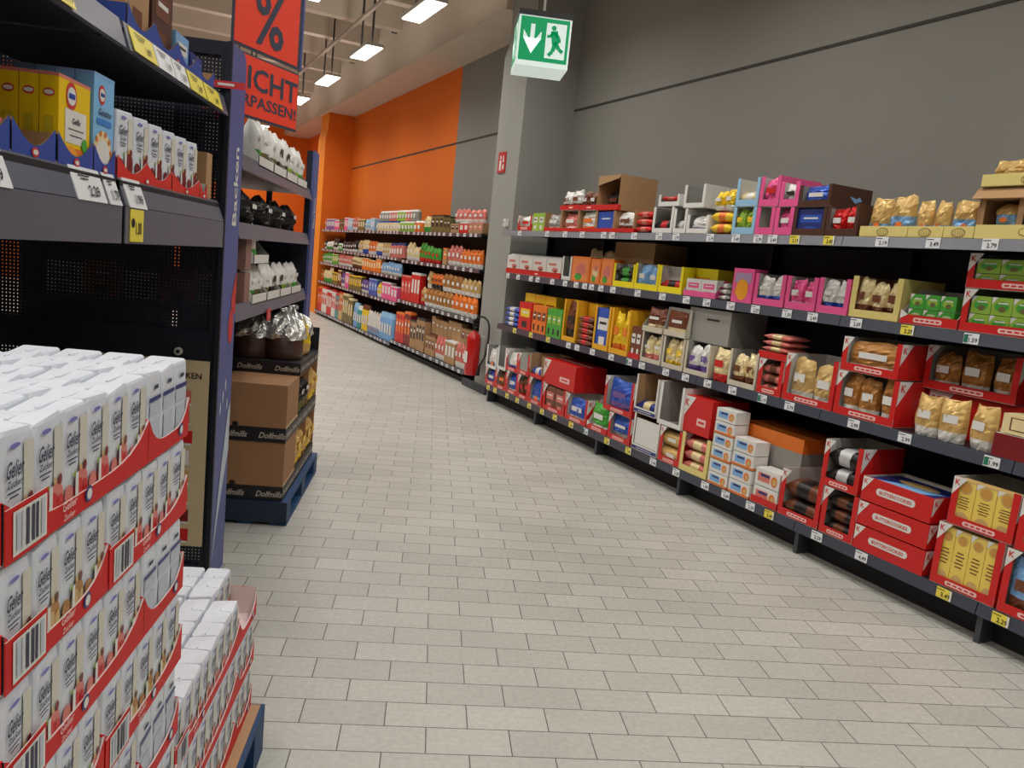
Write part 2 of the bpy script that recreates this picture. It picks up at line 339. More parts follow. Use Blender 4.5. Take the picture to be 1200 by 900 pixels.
ITEMS=[
('top', 8.242, 0.344, 2.045, 0.165, 0, 'R', 'pouch1 white red', 'far end'),
('top', 7.878, 0.281, 2.045, 0.189, 0, '', 'carton2 lime white', ''),
('top', 7.596, 0.357, 2.045, 0.195, 0, 'K', 'pouch1 grey white', ''),
('top', 7.239, 0.348, 2.045, 0.207, 0, 'K', 'pouch1 rose white', ''),
('top', 6.892, 0.338, 2.045, 0.202, 0, 'K', 'pouch1 white orange', ''),
('top', 6.554, 0.313, 2.045, 0.197, 0, 'K', 'carton1 blue blue', ''),
('top', 6.241, 0.33, 2.045, 0.193, 0, 'K', 'pouch1 white brown', ''),
('top', 7.289, 0.382, 2.262, 0.205, 0, 'lowR', 'pouch2 white brown', ''),
('top', 6.906, 0.32, 2.256, 0.189, 0, 'lowR', 'pouch2 brown white', ''),
('top', 6.582, 0.383, 2.243, 0.315, 0, 'KB', 'pouch1 dark brown', ''),
('top', 5.897, 0.242, 2.045, 0.188, 0, '', 'flat3 red rose', ''),
('top', 5.643, 0.284, 2.045, 0.212, 0, 'W', 'flat1 dark red', ''),
('top', 5.358, 0.178, 2.045, 0.194, 0, 'W', 'flat1 grey white', ''),
('top', 5.596, 0.29, 2.221, 0.098, 0, 'W', 'flat2 red rose', ''),
('top', 5.258, 0.265, 2.203, 0.18, 0, 'W', 'none', ''),
('top', 5.18, 0.271, 2.045, 0.144, 0, 'W', 'pouch1 white blue', ''),
('top', 4.899, 0.251, 2.045, 0.173, 0, '', 'flat2 yellow orange', ''),
('top', 4.894, 0.239, 2.161, 0.152, 0, '', 'pouch2 yellow white', ''),
('top', 4.648, 0.241, 2.045, 0.194, 0, 'B', 'pouch2 lime yellow', ''),
('top', 4.646, 0.238, 2.251, 0.201, 0, 'B', 'flat1 cream white', ''),
('top', 4.407, 0.184, 2.045, 0.19, 0, 'P', 'none', ''),
('top', 4.223, 0.174, 2.045, 0.186, 0, 'P', 'pouch1 pink white', ''),
('top', 4.406, 0.198, 2.247, 0.205, 0, 'P', 'pouch1 pink red', ''),
('top', 4.208, 0.178, 2.243, 0.165, 0, 'P', 'pouch1 white dark', ''),
('top', 4.031, 0.273, 2.25, 0.143, 0, 'D', 'pouch1 blue white', ''),
('top', 4.049, 0.278, 2.045, 0.178, 0, 'D', 'carton1 navy blue', ''),
('top', 3.772, 0.253, 2.045, 0.194, 0, 'D', 'pouch2 red white', ''),
('top', 3.5, 0.332, 2.045, 0.249, 0, 'C', 'pouch2 gold sky', ''),
('top', 3.168, 0.223, 2.045, 0.219, 0, 'C', 'pouch2 gold sky', ''),
('top', 2.944, 0.176, 2.045, 0.204, 0, 'C', 'pouch1 gold sky', ''),
('top', 2.768, 0.543, 2.045, 0.26, 0, 'KC', 'pouch3 gold sky', ''),
('top', 2.78, 0.497, 2.34, 0.146, 0, 'C', 'pouch3 gold sky', ''),
('second', 8.642, 1.35, 1.56, 0.204, 0, 'lowR', 'carton4 white red', ''),
('second', 7.273, 0.198, 1.56, 0.243, 0, 'W', 'none', ''),
('second', 7.076, 0.371, 1.56, 0.25, 0, '', 'carton1 orange rose', ''),
('second', 6.704, 0.19, 1.56, 0.238, 0, '', 'carton1 orange cream', ''),
('second', 6.514, 0.226, 1.56, 0.246, 0, '', 'carton1 orange rose', ''),
('second', 7.072, 0.519, 1.56, 0.334, 0.16, '', 'pouch2 cream orange', ''),
('second', 6.553, 0.651, 1.56, 0.422, 0.16, 'KX', 'none', ''),
('second', 6.288, 0.351, 1.56, 0.215, 0, 'Y', 'flat2 dark green', ''),
('second', 5.937, 0.36, 1.56, 0.23, 0, 'Y', 'pouch2 sky white', ''),
('second', 5.577, 0.329, 1.56, 0.224, 0, 'Y', 'flat1 red dark', ''),
('second', 5.44, 0.46, 1.56, 0.228, 0.13, 'YX', 'none', ''),
('second', 5.225, 0.401, 1.56, 0.144, 0, 'PL', 'carton2 white pink', ''),
('second', 4.805, 0.136, 1.56, 0.131, 0, '', 'flat3 grey white', ''),
('second', 4.659, 0.229, 1.56, 0.248, 0, '', 'carton1 pink orange', 'disc'),
('second', 4.421, 0.303, 1.56, 0.223, 0, 'P', 'pouch2 white blue', ''),
('second', 4.11, 0.275, 1.56, 0.222, 0, 'P', 'pouch2 pink white', ''),
('second', 3.828, 0.258, 1.56, 0.228, 0, 'P', 'pouch2 white blue', ''),
('second', 3.564, 0.366, 1.56, 0.254, 0, 'C2', 'pouch3 cream brown', ''),
('second', 3.192, 0.366, 1.56, 0.206, 0, 'RL', 'tea green lime 3 2', ''),
('second', 2.821, 0.641, 1.56, 0.228, 0, 'R', 'tea lime green 5 2', ''),
('second', 2.827, 0.603, 1.792, 0.21, 0, 'R', 'tea lime green 4 2', ''),
('third', 8.462, 0.371, 0.955, 0.223, 0, '', 'flat4 blue white', ''),
('third', 8.09, 0.325, 0.955, 0.306, 0, '', 'carton1 red yellow', ''),
('third', 8.262, 0.756, 0.955, 0.401, 0.15, '', 'carton3 yellow brown', ''),
('third', 7.744, 0.323, 0.955, 0.298, 0, '', 'carton3 orange brown', ''),
('third', 7.401, 0.32, 0.955, 0.293, 0, '', 'carton3 green lime', ''),
('third', 7.063, 0.281, 0.955, 0.42, 0, 'A', 'pouch1 brown dark', ''),
('third', 6.766, 0.295, 0.955, 0.285, 0, '', 'flat5 brown red', ''),
('third', 6.973, 0.336, 0.955, 0.411, 0.12, 'AX', 'none', ''),
('third', 6.455, 0.275, 0.955, 0.415, 0, 'A', 'carton1 blue white', ''),
('third', 6.165, 0.312, 0.955, 0.417, 0, 'A', 'pouch2 yellow orange', ''),
('third', 5.839, 0.173, 0.955, 0.289, 0, 'lowR', 'carton2 brown white', ''),
('third', 5.653, 0.299, 0.955, 0.258, 0, 'E', 'pouch2 cream rose', ''),
('third', 5.342, 0.287, 0.955, 0.26, 0, 'E', 'pouch2 cream yellow', ''),
('third', 5.044, 0.306, 0.955, 0.257, 0, 'E', 'pouch2 white purple', ''),
('third', 4.728, 0.196, 0.955, 0.259, 0, '', 'pouch1 cream red', ''),
('third', 4.523, 0.298, 0.955, 0.268, 0, 'E', 'pouch2 cream brown', ''),
('third', 5.674, 0.297, 1.226, 0.222, 0, 'EL', 'pouch1 brown cream', ''),
('third', 5.365, 0.296, 1.227, 0.234, 0, 'EL', 'pouch1 brown cream', ''),
('third', 5.129, 0.495, 1.197, 0.263, 0.06, 'GX', 'none', ''),
('third', 4.216, 0.24, 0.955, 0.244, 0, 'R', 'flat3 rose brown', ''),
('third', 4.243, 0.278, 1.208, 0.194, 0, 'lowR', 'flat4 rose cream', ''),
('third', 3.967, 0.436, 0.955, 0.317, 0, 'R', 'pouch2 tan white', ''),
('third', 3.525, 0.447, 0.955, 0.273, 0, 'R', 'pouch3 bronze white', ''),
('third', 3.523, 0.421, 1.245, 0.209, 0, 'R', 'pouch1 bronze white', ''),
('third', 3.092, 0.557, 1.22, 0.253, 0.2, 'R', 'pouch3 bronze white', ''),
('third', 3.069, 0.561, 0.955, 0.244, 0.24, 'RX', 'none', ''),
('third', 2.987, 0.486, 0.955, 0.25, 0, '', 'pouch3 gold white', ''),
('third', 2.492, 0.453, 0.955, 0.298, 0, 'M', 'slab cream brown', ''),
('base', 8.681, 0.304, 0.215, 0.192, 0, 'R', 'pouch1 blue white', ''),
('base', 8.377, 0.287, 0.215, 0.221, 0, 'R', 'pouch1 brown orange', ''),
('base', 8.089, 0.294, 0.215, 0.248, 0, 'R', 'pouch1 blue white', ''),
('base', 7.795, 0.278, 0.215, 0.259, 0, 'R', 'pouch2 brown red', ''),
('base', 7.517, 0.321, 0.215, 0.278, 0, 'R', 'pouch1 blue sky', ''),
('base', 8.705, 0.303, 0.424, 0.272, 0, 'W', 'pouch1 white sky', ''),
('base', 8.385, 0.239, 0.455, 0.274, 0, 'W', 'none', ''),
('base', 8.15, 0.317, 0.473, 0.228, 0, 'R', 'pouch1 white blue', ''),
('base', 7.836, 0.277, 0.486, 0.231, 0, 'R', 'none', ''),
('base', 7.541, 0.281, 0.498, 0.252, 0, 'K', 'flat1 blue white', ''),
('base', 7.275, 0.67, 0.48, 0.255, 0.02, 'RX', 'none', 'tri'),
('base', 7.176, 0.46, 0.215, 0.264, 0, 'R', 'carton2 brown rose', ''),
('base', 7.287, 0.498, 0.215, 0.211, 0.12, 'K', 'flat1 cream white', ''),
('base', 6.699, 0.415, 0.215, 0.256, 0, 'R', 'pouch1 blue white', ''),
('base', 6.268, 0.348, 0.215, 0.282, 0, 'RL', 'pouch1 green white', ''),
('base', 5.905, 0.359, 0.215, 0.236, 0, 'R', 'pouch1 blue grey', ''),
('base', 6.028, 0.459, 0.441, 0.309, 0, 'R', 'pouch1 blue purple', ''),
('base', 5.519, 0.374, 0.215, 0.311, 0, 'N', 'none', 'fill'),
('base', 5.552, 0.324, 0.542, 0.328, 0, 'N', 'flat1 navy cream', ''),
('base', 5.133, 0.285, 0.215, 0.288, 0, 'R', 'roll gold white', ''),
('base', 5.207, 0.319, 0.5, 0.343, 0, 'W', 'none', 'red'),
('base', 4.927, 0.355, 0.509, 0.283, 0.02, 'RX', 'none', 'tri'),
('base', 4.859, 0.344, 0.215, 0.303, 0, 'C2', 'flat3 rose cream', ''),
('base', 4.505, 0.22, 0.215, 0.574, 0, '', 'flat6 biscuit orange', ''),
('base', 4.276, 0.223, 0.215, 0.41, 0, '', 'flat4 biscuit orange', ''),
('base', 4.423, 0.637, 0.215, 0.49, 0.16, 'OX', 'none', ''),
('base', 4.044, 0.255, 0.215, 0.278, 0, 'lowR', 'flat2 wafer red', ''),
('base', 3.781, 0.349, 0.215, 0.309, 0, 'R', 'flat2 brown dark', ''),
('base', 3.425, 0.266, 0.215, 0.294, 0, 'R', 'flat3 dark brown', ''),
('base', 3.472, 0.29, 0.511, 0.287, 0, 'R', 'flat2 dark silver', ''),
('base', 3.16, 0.473, 0.215, 0.147, 0, 'BC', 'none', ''),
('base', 3.16, 0.468, 0.372, 0.143, 0, 'BC', 'none', ''),
('base', 3.161, 0.464, 0.531, 0.147, 0, 'BC', 'tin navy sky', ''),
('base', 2.645, 0.364, 0.215, 0.336, 0, 'R', 'carton4 butter tan', ''),
('base', 2.611, 0.357, 0.605, 0.257, 0, 'R', 'carton3 butter tan', ''),
('base', 2.272, 0.416, 0.215, 0.328, 0, 'R', 'pouch2 sky brown', ''),
('base', 2.248, 0.349, 0.614, 0.26, 0, 'R', 'carton3 butter tan', ''),
]
TAGS={'top': [(8.145, 0), (7.489, 0), (7.104, 0), (6.765, 0), (6.376, 0), (6.23, 0), (5.873, 0), (5.511, 0), (5.279, 0), (4.858, 0), (4.573, 0), (4.345, 0), (4.204, 0), (4.001, 1), (3.713, 1), (3.318, 0), (2.986, 0), (2.661, 0)], 'second': [(8.538, 0), (8.26, 0), (7.933, 0), (7.767, 0), (7.431, 0), (7.154, 0), (6.927, 0), (6.759, 0), (6.63, 0), (6.458, 0), (6.248, 0), (5.846, 0), (5.481, 0), (5.159, 0), (4.905, 0), (4.629, 0), (4.367, 0), (4.06, 0), (3.832, 0), (3.481, 0), (3.119, 1), (2.728, 2)], 'third': [(8.126, 1), (7.714, 1), (7.314, 1), (6.875, 0), (6.704, 0), (6.413, 0), (6.081, 0), (5.788, 2), (5.591, 0), (5.248, 0), (4.989, 0), (4.717, 0), (4.437, 0), (4.128, 2), (3.871, 0), (3.342, 0), (2.983, 0), (2.469, 2)], 'base': [(8.543, 1), (8.343, 1), (8.01, 1), (7.741, 1), (7.445, 1), (7.146, 1), (6.866, 1), (6.534, 1), (6.257, 2), (5.879, 1), (5.534, 1), (5.169, 0), (4.859, 0), (4.504, 0), (4.274, 0), (4.016, 0), (3.834, 1), (3.415, 0), (3.074, 0), (2.539, 1), (2.232, 1)]}
seams = [8.62, 7.36, 6.11, 4.86, 3.61, 2.36, 1.11]
for i in range(6):
    bay(seams[i], seams[i+1], RUN, 4.66, f'dark grey wall shelving bay, {ORD[i+1]} one counted from the grey pillar towards the viewer', TAGS)

# ------------------------------------------------------------------ packaging builders (local: x along the shelf, y into it, z up, origin front centre)
STY = {  # outer, inner, base height, column width, top bar, corner mark, pill
 'R': ('red', 'liner', .05, .035, 0, 1, 1), 'RL': ('red', 'liner', .055, .03, 0, 1, 1), 'lowR': ('red', 'liner', 0, 0, 0, 0, 0), 'K': ('kraft', 'kraft', .035, .012, 0, 0, 0),
 'W': ('white', 'grey', .04, .03, 0, 0, 0), 'WL': ('white', 'grey', .05, .01, 0, 0, 0), 'B': ('lightblue', 'liner', .05, .03, 0, 0, 0), 'P': ('pink', 'liner', .05, .035, 0, 0, 0), 'Y': ('lemon', 'liner', .055, .03, 0, 0, 0),
 'A': ('amber', 'amber', .05, .028, 0, 0, 0), 'E': ('eggshell', 'grey', .04, .02, 0, 0, 0), 'EL': ('eggshell', 'grey', .05, .01, 0, 0, 0),
 'D': ('chocolate', 'grey', .045, .025, 0, 0, 0), 'C2': ('paleyellow', 'kraft', .05, .04, 0, 0, 0), 'N': ('white', 'kraft', .05, .02, 0, 0, 0), 'PL': ('pink', 'liner', .045, .02, 0, 0, 0)}
BOXW = {'A': 'amber yellow display tray', 'AX': 'amber yellow carton standing behind', 'E': 'eggshell display tray', 'EL': 'eggshell shallow-front tray', 'R': 'red display tray with white corner mark', 'RL': 'red low-front display tray', 'lowR': 'shallow red tray', 'K': 'kraft cardboard tray with red base', 'KB': 'open kraft cardboard box with red base', 'W': 'white display tray',
 'WL': 'white shallow-front tray', 'B': 'light blue display tray', 'P': 'pink display tray', 'Y': 'yellow display tray', 'D': 'dark brown display tray', 'C2': 'pale yellow display tray', 'C': 'low cream tray with shell emblem', 'KC': 'cream box with overhanging kraft lid',
 'N': 'kraft tray with navy stripes', 'PL': 'pink low tray', 'KX': 'closed kraft carton', 'YX': 'yellow carton standing behind', 'RX': 'closed red carton with white corner', 'GX': 'grey cardboard carton', 'OX': 'grey carton with orange top', 'M': 'dark red low tray', 'BC': 'flat red carton lettered BUTTERCOOKIES'}
def kmark(b, c, u, v, s, flip=False):
    """white triangle pointing down with a red K"""
    c = Vector(c); nrm = u.cross(v)
    if flip: b.poly([c, c-u*s, c-v*s*1.35], cm('white'))
    else: b.poly([c, c-v*s*1.35, c+u*s], cm('white'))
    b.text('K', c+u*(s*.3*(-1 if flip else 1))-v*s*.36+nrm*.001, u, v, s*.42, cm('red'))
def tray(st, w, d, h, near=True):
    o, i, bh, cw, tb, km, pl = STY[st]; O, I = cm(o), cm(i); t = .004; b = MB()
    if st == 'lowR': bh = h
    bh = min(bh, h*.5) if st != 'lowR' else h
    zb = 0
    b.box(-w/2, w/2, 0, d, 0, .004, I)
    b.box(-w/2, w/2, 0, t, .0, bh, O, {'k': I}); b.box(-w/2, w/2, d-t, d, .0, h, O, {'f': I})
    slope = st in ('RL', 'WL', 'EL', 'lowR', 'PL')
    for sx in (-1, 1):
        x0, x1 = (-w/2, -w/2+t) if sx < 0 else (w/2-t, w/2)
        if slope: pr = [(0, 0), (d, 0), (d, h), (min(d*.6, .14), h), (0, bh)]
        else: pr = [(0, 0), (d, 0), (d, h), (0, h)]
        P0 = [Vector((x0, y, z)) for y, z in pr]; P1 = [Vector((x1, y, z)) for y, z in pr]
        b.poly(P0, O if sx < 0 else I); b.poly(P1[::-1], I if sx < 0 else O)
        for k in range(len(pr)): a, c = k, (k+1) % len(pr); b.poly([P0[a], P1[a], P1[c], P0[c]], cm('liner') if o == 'red' else I)
        if cw and not slope:
            a0, a1 = (-w/2, -w/2+cw) if sx < 0 else (w/2-cw, w/2); b.box(a0, a1, -.0005, t, bh, h, O, {'k': I})
    f = -.0015
    if km and not slope:
        s = min(.075, w*.3, h*.4); kmark(b, (-w/2, f, h), X, Z, s) if cw > s*.9 else None
        # the mark runs over the column and fills a small gusset beside it
        b.poly([(-w/2, f, h), (-w/2, f, h-s*1.35), (-w/2+s, f, h)], cm('white')); b.poly([(-w/2, f+.002, h), (-w/2+s, f+.002, h), (-w/2, f+.002, h-s*1.35)], I)
        b.text('K', (-w/2+s*.3, f-.001, h-s*.36), X, Z, s*.42, O)
        kmark(b, (w/2+.0015, .0, h), Y, Z, min(.11, h*.45)); 
    if km and slope: b.poly([(-w/2, f, bh*1.5), (-w/2, f, bh*.5), (-w/2+.05, f, bh*1.0)], cm('white'))
    if pl:
        pw = min(.2, w*.5); b.pane((0, f-.001, bh*.5), X, Z, pw, bh*.5, mat('pill_pink', (240, 196, 190), .5), r=bh*.22)
        for k in range(5): b.pane((-pw*.36+k*pw*.18, f-.002, bh*.5), X, Z, pw*.12, bh*.17, O)
    if st == 'lowR' and w > .3: b.pane((w*.1, f, h*.5), X, Z, .08, h*.3, mat('pill_pink', (240, 196, 190), .5))
    if st == 'K': b.box(-w/2-.001, w/2+.001, -.003, .05, 0, bh, cm('red'))
    if st == 'N': b.pane((0, f, bh*.45), X, Z, w*.96, bh*.55, cm('navy')); b.pane((0, f-.001, bh*.45), X, Z, w*.6, bh*.1, cm('white'))
    if st == 'D':   # small blue and white bird emblem on the near side
        c = Vector((w/2+.0015, d*.62, h*.45)); B1 = cm('sky')
        b.poly([c+Y*-.06+Z*.02, c+Y*-.01-Z*.02, c+Y*.05+Z*.0, c+Y*.03+Z*.025, c+Z*.01], B1)
    if st == 'W' and pl: pass
    return b
def boxy(st, w, d, h):
    b = MB(); f = -.0015
    if st == 'KB':
        K = cm('kraft'); t = .005
        b.box(-w/2, w/2, 0, d, 0, t, K); b.box(-w/2, w/2, 0, d, h-t, h, K); b.box(-w/2, -w/2+t, 0, d, t, h-t, K); b.box(w/2-t, w/2, 0, d, t, h-t, K); b.box(-w/2+t, w/2-t, d-t, d, t, h-t, K)
        b.box(-w/2-.001, w/2+.001, -.004, .03, 0, .05, cm('red')); b.prism([(-w/2, -.001, h*.72), (-w/2, .001, h), (w/2, .001, h), (w/2-.02, -.001, h*.9)], (0, -.003, 0), K)
    elif st == 'KC':
        K = cm('kraft'); P = cm('paleyellow'); t = .005
        b.box(-w/2, w/2, 0, d, 0, .07, P); b.box(-w/2, w/2, d-t, d, .07, h-.02, K)
        for x in (-w/2, -w*.12, w/2-.03): b.box(x, x+.03, .005, .01, .07, h-.05, K)
        b.box(-w/2, -w/2+t, 0, d, .07, h-.05, K)
        b.prism([(-w/2-.03, -.03, h-.06), (-w/2-.03, d, h-.05), (-w/2-.03, d, h), (-w/2-.03, .02, h)], (w+.03, 0, 0), K)
        b.disc((0, f, .035), X, Z, .04, .022, mat('emblem', (150, 125, 70), .6)); b.disc((0, f-.001, .035), X, Z, .034, .018, P)
    elif st == 'C':
        P = cm('paleyellow'); t = .005
        b.box(-w/2, w/2, 0, d, 0, .004, P); 
        for a in ((-w/2, w/2, 0, t), (-w/2, w/2, d-t, d), (-w/2, -w/2+t, t, d-t), (w/2-t, w/2, t, d-t)): b.box(a[0], a[1], a[2], a[3], .0, .062, P)
        E1 = mat('emblem', (150, 125, 70), .6)
        b.disc((0, f, .028), X, Z, .042, .024, E1); b.disc((0, f-.001, .027), X, Z, .036, .019, P)
        for k in range(-2, 3): b.poly([(k*.012-.002, f-.002, .012), (k*.012+.002, f-.002, .012), (k*.014+.002, f-.002, .04), (k*.014-.002, f-.002, .04)], E1)
    elif st == 'M':
        b.box(-w/2, w/2, 0, d, 0, .12, cm('maroon'), {'t': cm('liner')}); b.pane((0, f, .06), X, Z, .1, .04, mat('pill_pink', (240, 196, 190), .5), r=.018); b.pane((0, f-.001, .06), X, Z, .07, .012, cm('maroon'))
    elif st == 'BC':
        R = cm('red'); I = cm('liner'); t = .004; h -= .004
        b.box(-w/2, w/2, 0, d, 0, h*.72, R, {'t': I}); b.box(-w/2, w/2, 0, t, h*.72, h, R, {'k': I}); b.box(-w/2, w/2, d-t, d, h*.72, h, R, {'f': I})
        b.box(-w/2, -w/2+t, t, d-t, h*.72, h, R, {'r': I}); b.box(w/2-t, w/2, t, d-t, h*.72, h, R, {'l': I})
        kmark(b, (-w/2+.002, f, h-.002), X, Z, .07); kmark(b, (w/2-.002, f, h-.002), X, Z, .06, True) if 0 else None
        kmark(b, (w/2+.0015, .005, h-.003), Y, Z, .08)
        b.pane((0, f, h*.52), X, Z, w*.56, .042, cm('white'), r=.019); b.text('BUTTERCOOKIES', (0, f-.001, h*.52), X, Z, .02, R, maxw=w*.5)
    else:
        col = {'KX': 'kraft', 'YX': 'lemon', 'AX': 'amber', 'RX': 'red', 'GX': 'grey', 'OX': 'grey'}[st]; O = cm(col)
        b.box(-w/2, w/2, 0, d, 0, h, O)
        b.pane((0, d/2, h+.0008), X, Y, w, .03, cm('liner'))
        if st == 'RX':
            kmark(b, (-w/2+.01, f, h-.005), X, Z, min(.15, w*.4)); b.pane((w*.2, f, h*.35), X, Z, w*.3, h*.2, mat('pill_pink', (240, 196, 190), .5)); b.pane((w*.2, f-.001, h*.35), X, Z, w*.2, h*.06, O)
        if st == 'KX': b.pane((w*.2, f, h*.55), X, Z, w*.35, .012, cm('brown'))
        if st == 'OX':
            b.box(-w/2-.001, w/2+.001, -.001, d+.001, h*.8, h+.001, cm('orange'))
        if st == 'YX': b.pane((0, f, h*.5), X, Z, w*.6, h*.4, mat('print_amber', (232, 170, 30), .5))
        if st == 'GX': b.pane((w*.1, f, h*.7), X, Z, w*.3, .015, cm('dark'))
    return b
# --- contents
def pouch(w, d, h, c1, c2, seed=0, foil=True, crimp=.12):
    rnd = random.Random(seed); b = MB(); nx, nz = 10, 13; k = 'foil' if foil else 'print'
    A, B2 = cm(c1, k), cm(c2, k)
    lean = rnd.uniform(-.06, .06); rows = []
    ph = [rnd.uniform(0, 6.28) for _ in range(6)]
    for j in range(nz):
        v = j/(nz-1); wz = w/2*(1-.10*abs(2*v-1)**3); top = max(0, (v-(1-crimp-.15))/(crimp+.15)); th = d/2*(1-top**1.5*.9)*(1+rnd.uniform(-.05, .05))*(.75+.25*math.sin(math.pi*min(1, v*1.15)))
        if v == 0: th *= .9
        ring = []
        for i in range(nx):
            u = 2*i/(nx-1)-1; q = max(0, 1-abs(u)**2.6)**.5; n_ = .10*math.sin(5*u+ph[0]+7*v)+.08*math.sin(9*v+ph[1]-3*u)+.05*math.sin(14*u+11*v+ph[2])
            jz = rnd.uniform(-.14, .14) if foil else rnd.uniform(-.05, .05)
            ring.append(Vector((u*wz+lean*h*v*.5+jz*w*.06, d/2-th*q*(1+n_+jz), v*h*(1+jz*.1)+(h*.06*math.sin(3*u+ph[3]) if top > .5 else 0))))
        for i in range(nx-2, 0, -1):
            u = 2*i/(nx-1)-1; q = max(0, 1-abs(u)**2.6)**.5; n_ = .08*math.sin(6*u+ph[4]+6*v)
            ring.append(Vector((u*wz+lean*h*v*.5, d/2+th*q*(1+n_), v*h)))
        rows.append(ring)
    b.grid(rows, A, True, not foil, lambda i, j: B2 if (i < (6 if c2 in ('sky', 'white') and c1 != 'white' and seed % 3 == 0 else 4) and (c2 not in ('white', 'red', 'orange', 'yellow') or i < 3)) else A)
    b.poly(rows[0][::-1], A); b.poly(rows[-1], A)
    # printed label panel on the front
    W = cm('white'); f = -.004
    if c2 in ('white', 'red', 'orange', 'yellow', 'purple', 'dark', 'brown'): b.pane((0, d/2-d*.56, h*.56), X, Z, w*.5, h*.2, cm(c2))
    else: b.disc((w*.05, d/2-d*.56, h*.25), X, Z, w*.16, h*.12, cm('orange')) if c2 == 'sky' else b.pane((0, d/2-d*.56, h*.6), X, Z, w*.5, h*.12, W)
    return b
def carton(w, d, h, c1, c2, seed=0):
    b = MB(); A, B2 = cm(c1), cm(c2); f = -.0012
    b.box(-w/2, w/2, 0, d, 0, h, A)
    if c1 == 'butter':
        b.disc((0, f, h*.84), X, Z, w*.33, w*.33, cm('tan')); b.disc((0, f-.001, h*.84), X, Z, w*.26, w*.26, mat('print_biscuit_face', (206, 150, 70), .5))
        b.disc((w*.02, f, h*.15), X, Z, w*.36, w*.33, cm('tan')); b.poly([(-w/2, f-.001, h), (-w/2, f-.001, h*.86), (-w*.1, f-.001, h)], cm('white'))
        for k in range(5): b.pane((0, f, h*(.38+.06*k)), X, Z, w*(.6 if k % 2 else .45), h*.02, cm('brown'))
        b.box(-w/2-.0, w/2, -.0005, d, h*.97, h+.0005, cm('gold'))
    elif c1 == 'pink':
        b.pane((0, f, h*.72), X, Z, w*.8, h*.3, cm('lilac')); b.disc((0, f-.001, h*.38), X, Z, w*.3, w*.36, mat('print_amber2', (240, 160, 40), .4)); b.disc((-w*.3, f, h*.3), X, Z, w*.08, w*.1, cm('orange'))
    elif c1 == 'orange' and w > .15:
        b.pane((0, f, h*.5), X, Z, w*.85, h*.85, mat('print_peach', (236, 140, 80), .5)); b.disc((0, f-.001, h*.45), X, Z, w*.28, h*.2, B2); b.disc((w*.05, f-.002, h*.62), X, Z, w*.18, h*.12, cm('rose')); b.disc((-w*.1, f-.001, h*.2), X, Z, w*.2, h*.14, cm('green')); b.text('x', (0, 10, 0), X, Z, .001, A) if 0 else None
    elif c1 == 'white' and c2 in ('red',):
        b.box(-w/2-.001, w/2+.001, -.001, d, 0, h*.28, cm('red')); b.disc((w*.1, f-.001, h*.42), X, Z, w*.2, h*.13, cm('rose')); b.disc((w*.14, f-.002, h*.36), X, Z, w*.09, h*.07, cm('brown'))
        b.prism([(-w/2, 0, h), (-w/2, d, h), (-w/2, d/2, h+.03)], (w, 0, 0), A)
        b.pane((-w*.1, f-.001, h*.72), X, Z, w*.5, h*.12, cm('rose'))
    else:
        b.pane((0, f, h*.62), X, Z, w*.72, h*.3, B2); b.pane((0, f-.001, h*.64), X, Z, w*.5, h*.06, cm('white') if c2 != 'white' else cm('dark'))
        b.pane((0, f, h*.2), X, Z, w*.4, h*.22, cm('dark') if c1 in ('orange', 'green', 'red') else B2)
    return b
def flat(w, d, h, c1, c2, seed=0):
    b = MB(); 
    if c1 in ('biscuit', 'wafer'):
        A = cm('white'); g = h*.03; b.box(-w/2, w/2, 0, d, 0, h-g, A); f = -.0012
        b.pane((-w*.14, f, h*.5), X, Z, w*.5, h*.5, cm('sky') if c1 == 'biscuit' else cm('rose')); b.pane((-w*.1, f-.001, h*.62), X, Z, w*.35, h*.14, cm('navy'))
        b.disc((w*.28, f, h*.45), X, Z, w*.13, h*.3, cm('orange')); b.disc((w*.3, f-.001, h*.42), X, Z, w*.08, h*.2, cm('tan'))
        if seed % 2 == 0: b.box(-w/2-.002, w/2+.002, -.003, d, 0, h*.16, mat('print_apricot', (214, 120, 60), .5) if c1 == 'biscuit' else cm('red'))
        return b
    A, B2 = cm(c1, 'foil'), cm(c2, 'foil'); rnd = random.Random(seed); p = rnd.uniform(0, 6); rows = []; n = 10
    for i in range(7):
        u = 2*i/6-1; q = max(.2, (1-abs(u)**9)**.5); ring = []
        for k in range(n):
            t = 2*math.pi*k/n; cy, sz = math.cos(t), math.sin(t); r = 1+.07*math.sin(3*t+p+4*u)
            ring.append(Vector((u*w/2, d/2-abs(cy)**.6*(1 if cy > 0 else -1)*d/2*min(1, r), h/2+abs(sz)**.6*(1 if sz > 0 else -1)*h/2*q*.97)))
        rows.append(ring)
    b.grid(rows, A, True, True, lambda i, j: B2 if 1 < i < 4 else A); b.poly(rows[0], A); b.poly(rows[-1][::-1], A)
    return b
def roll(w, d, h, c1, c2, seed=0):
    b = MB(); A = cm(c1, 'foil'); r = min(h, d)/2; b.cyl((-w/2, r, r), (w/2, r, r), r*.98, A, 14); b.pane((0, -.001+r*.02, r), X, Z, w*.4, r*.5, cm('white')); return b
def tea(w, d, h, c1, c2, seed=0):
    b = MB(); A, B2 = cm(c1), cm(c2); f = -.0012; b.box(-w/2, w/2, 0, d, 0, h, A); b.disc((0, f, h*.5), X, Z, w*.36, h*.28, B2); b.disc((w*.04, f-.001, h*.35), X, Z, w*.18, h*.16, cm('olive'))
    b.poly([(-w/2, f, h), (-w/2, f, h*.6), (-w*.22, f, h)], cm('white')); b.pane((w*.05, f-.001, h*.68), X, Z, w*.5, h*.08, cm('white')); return b
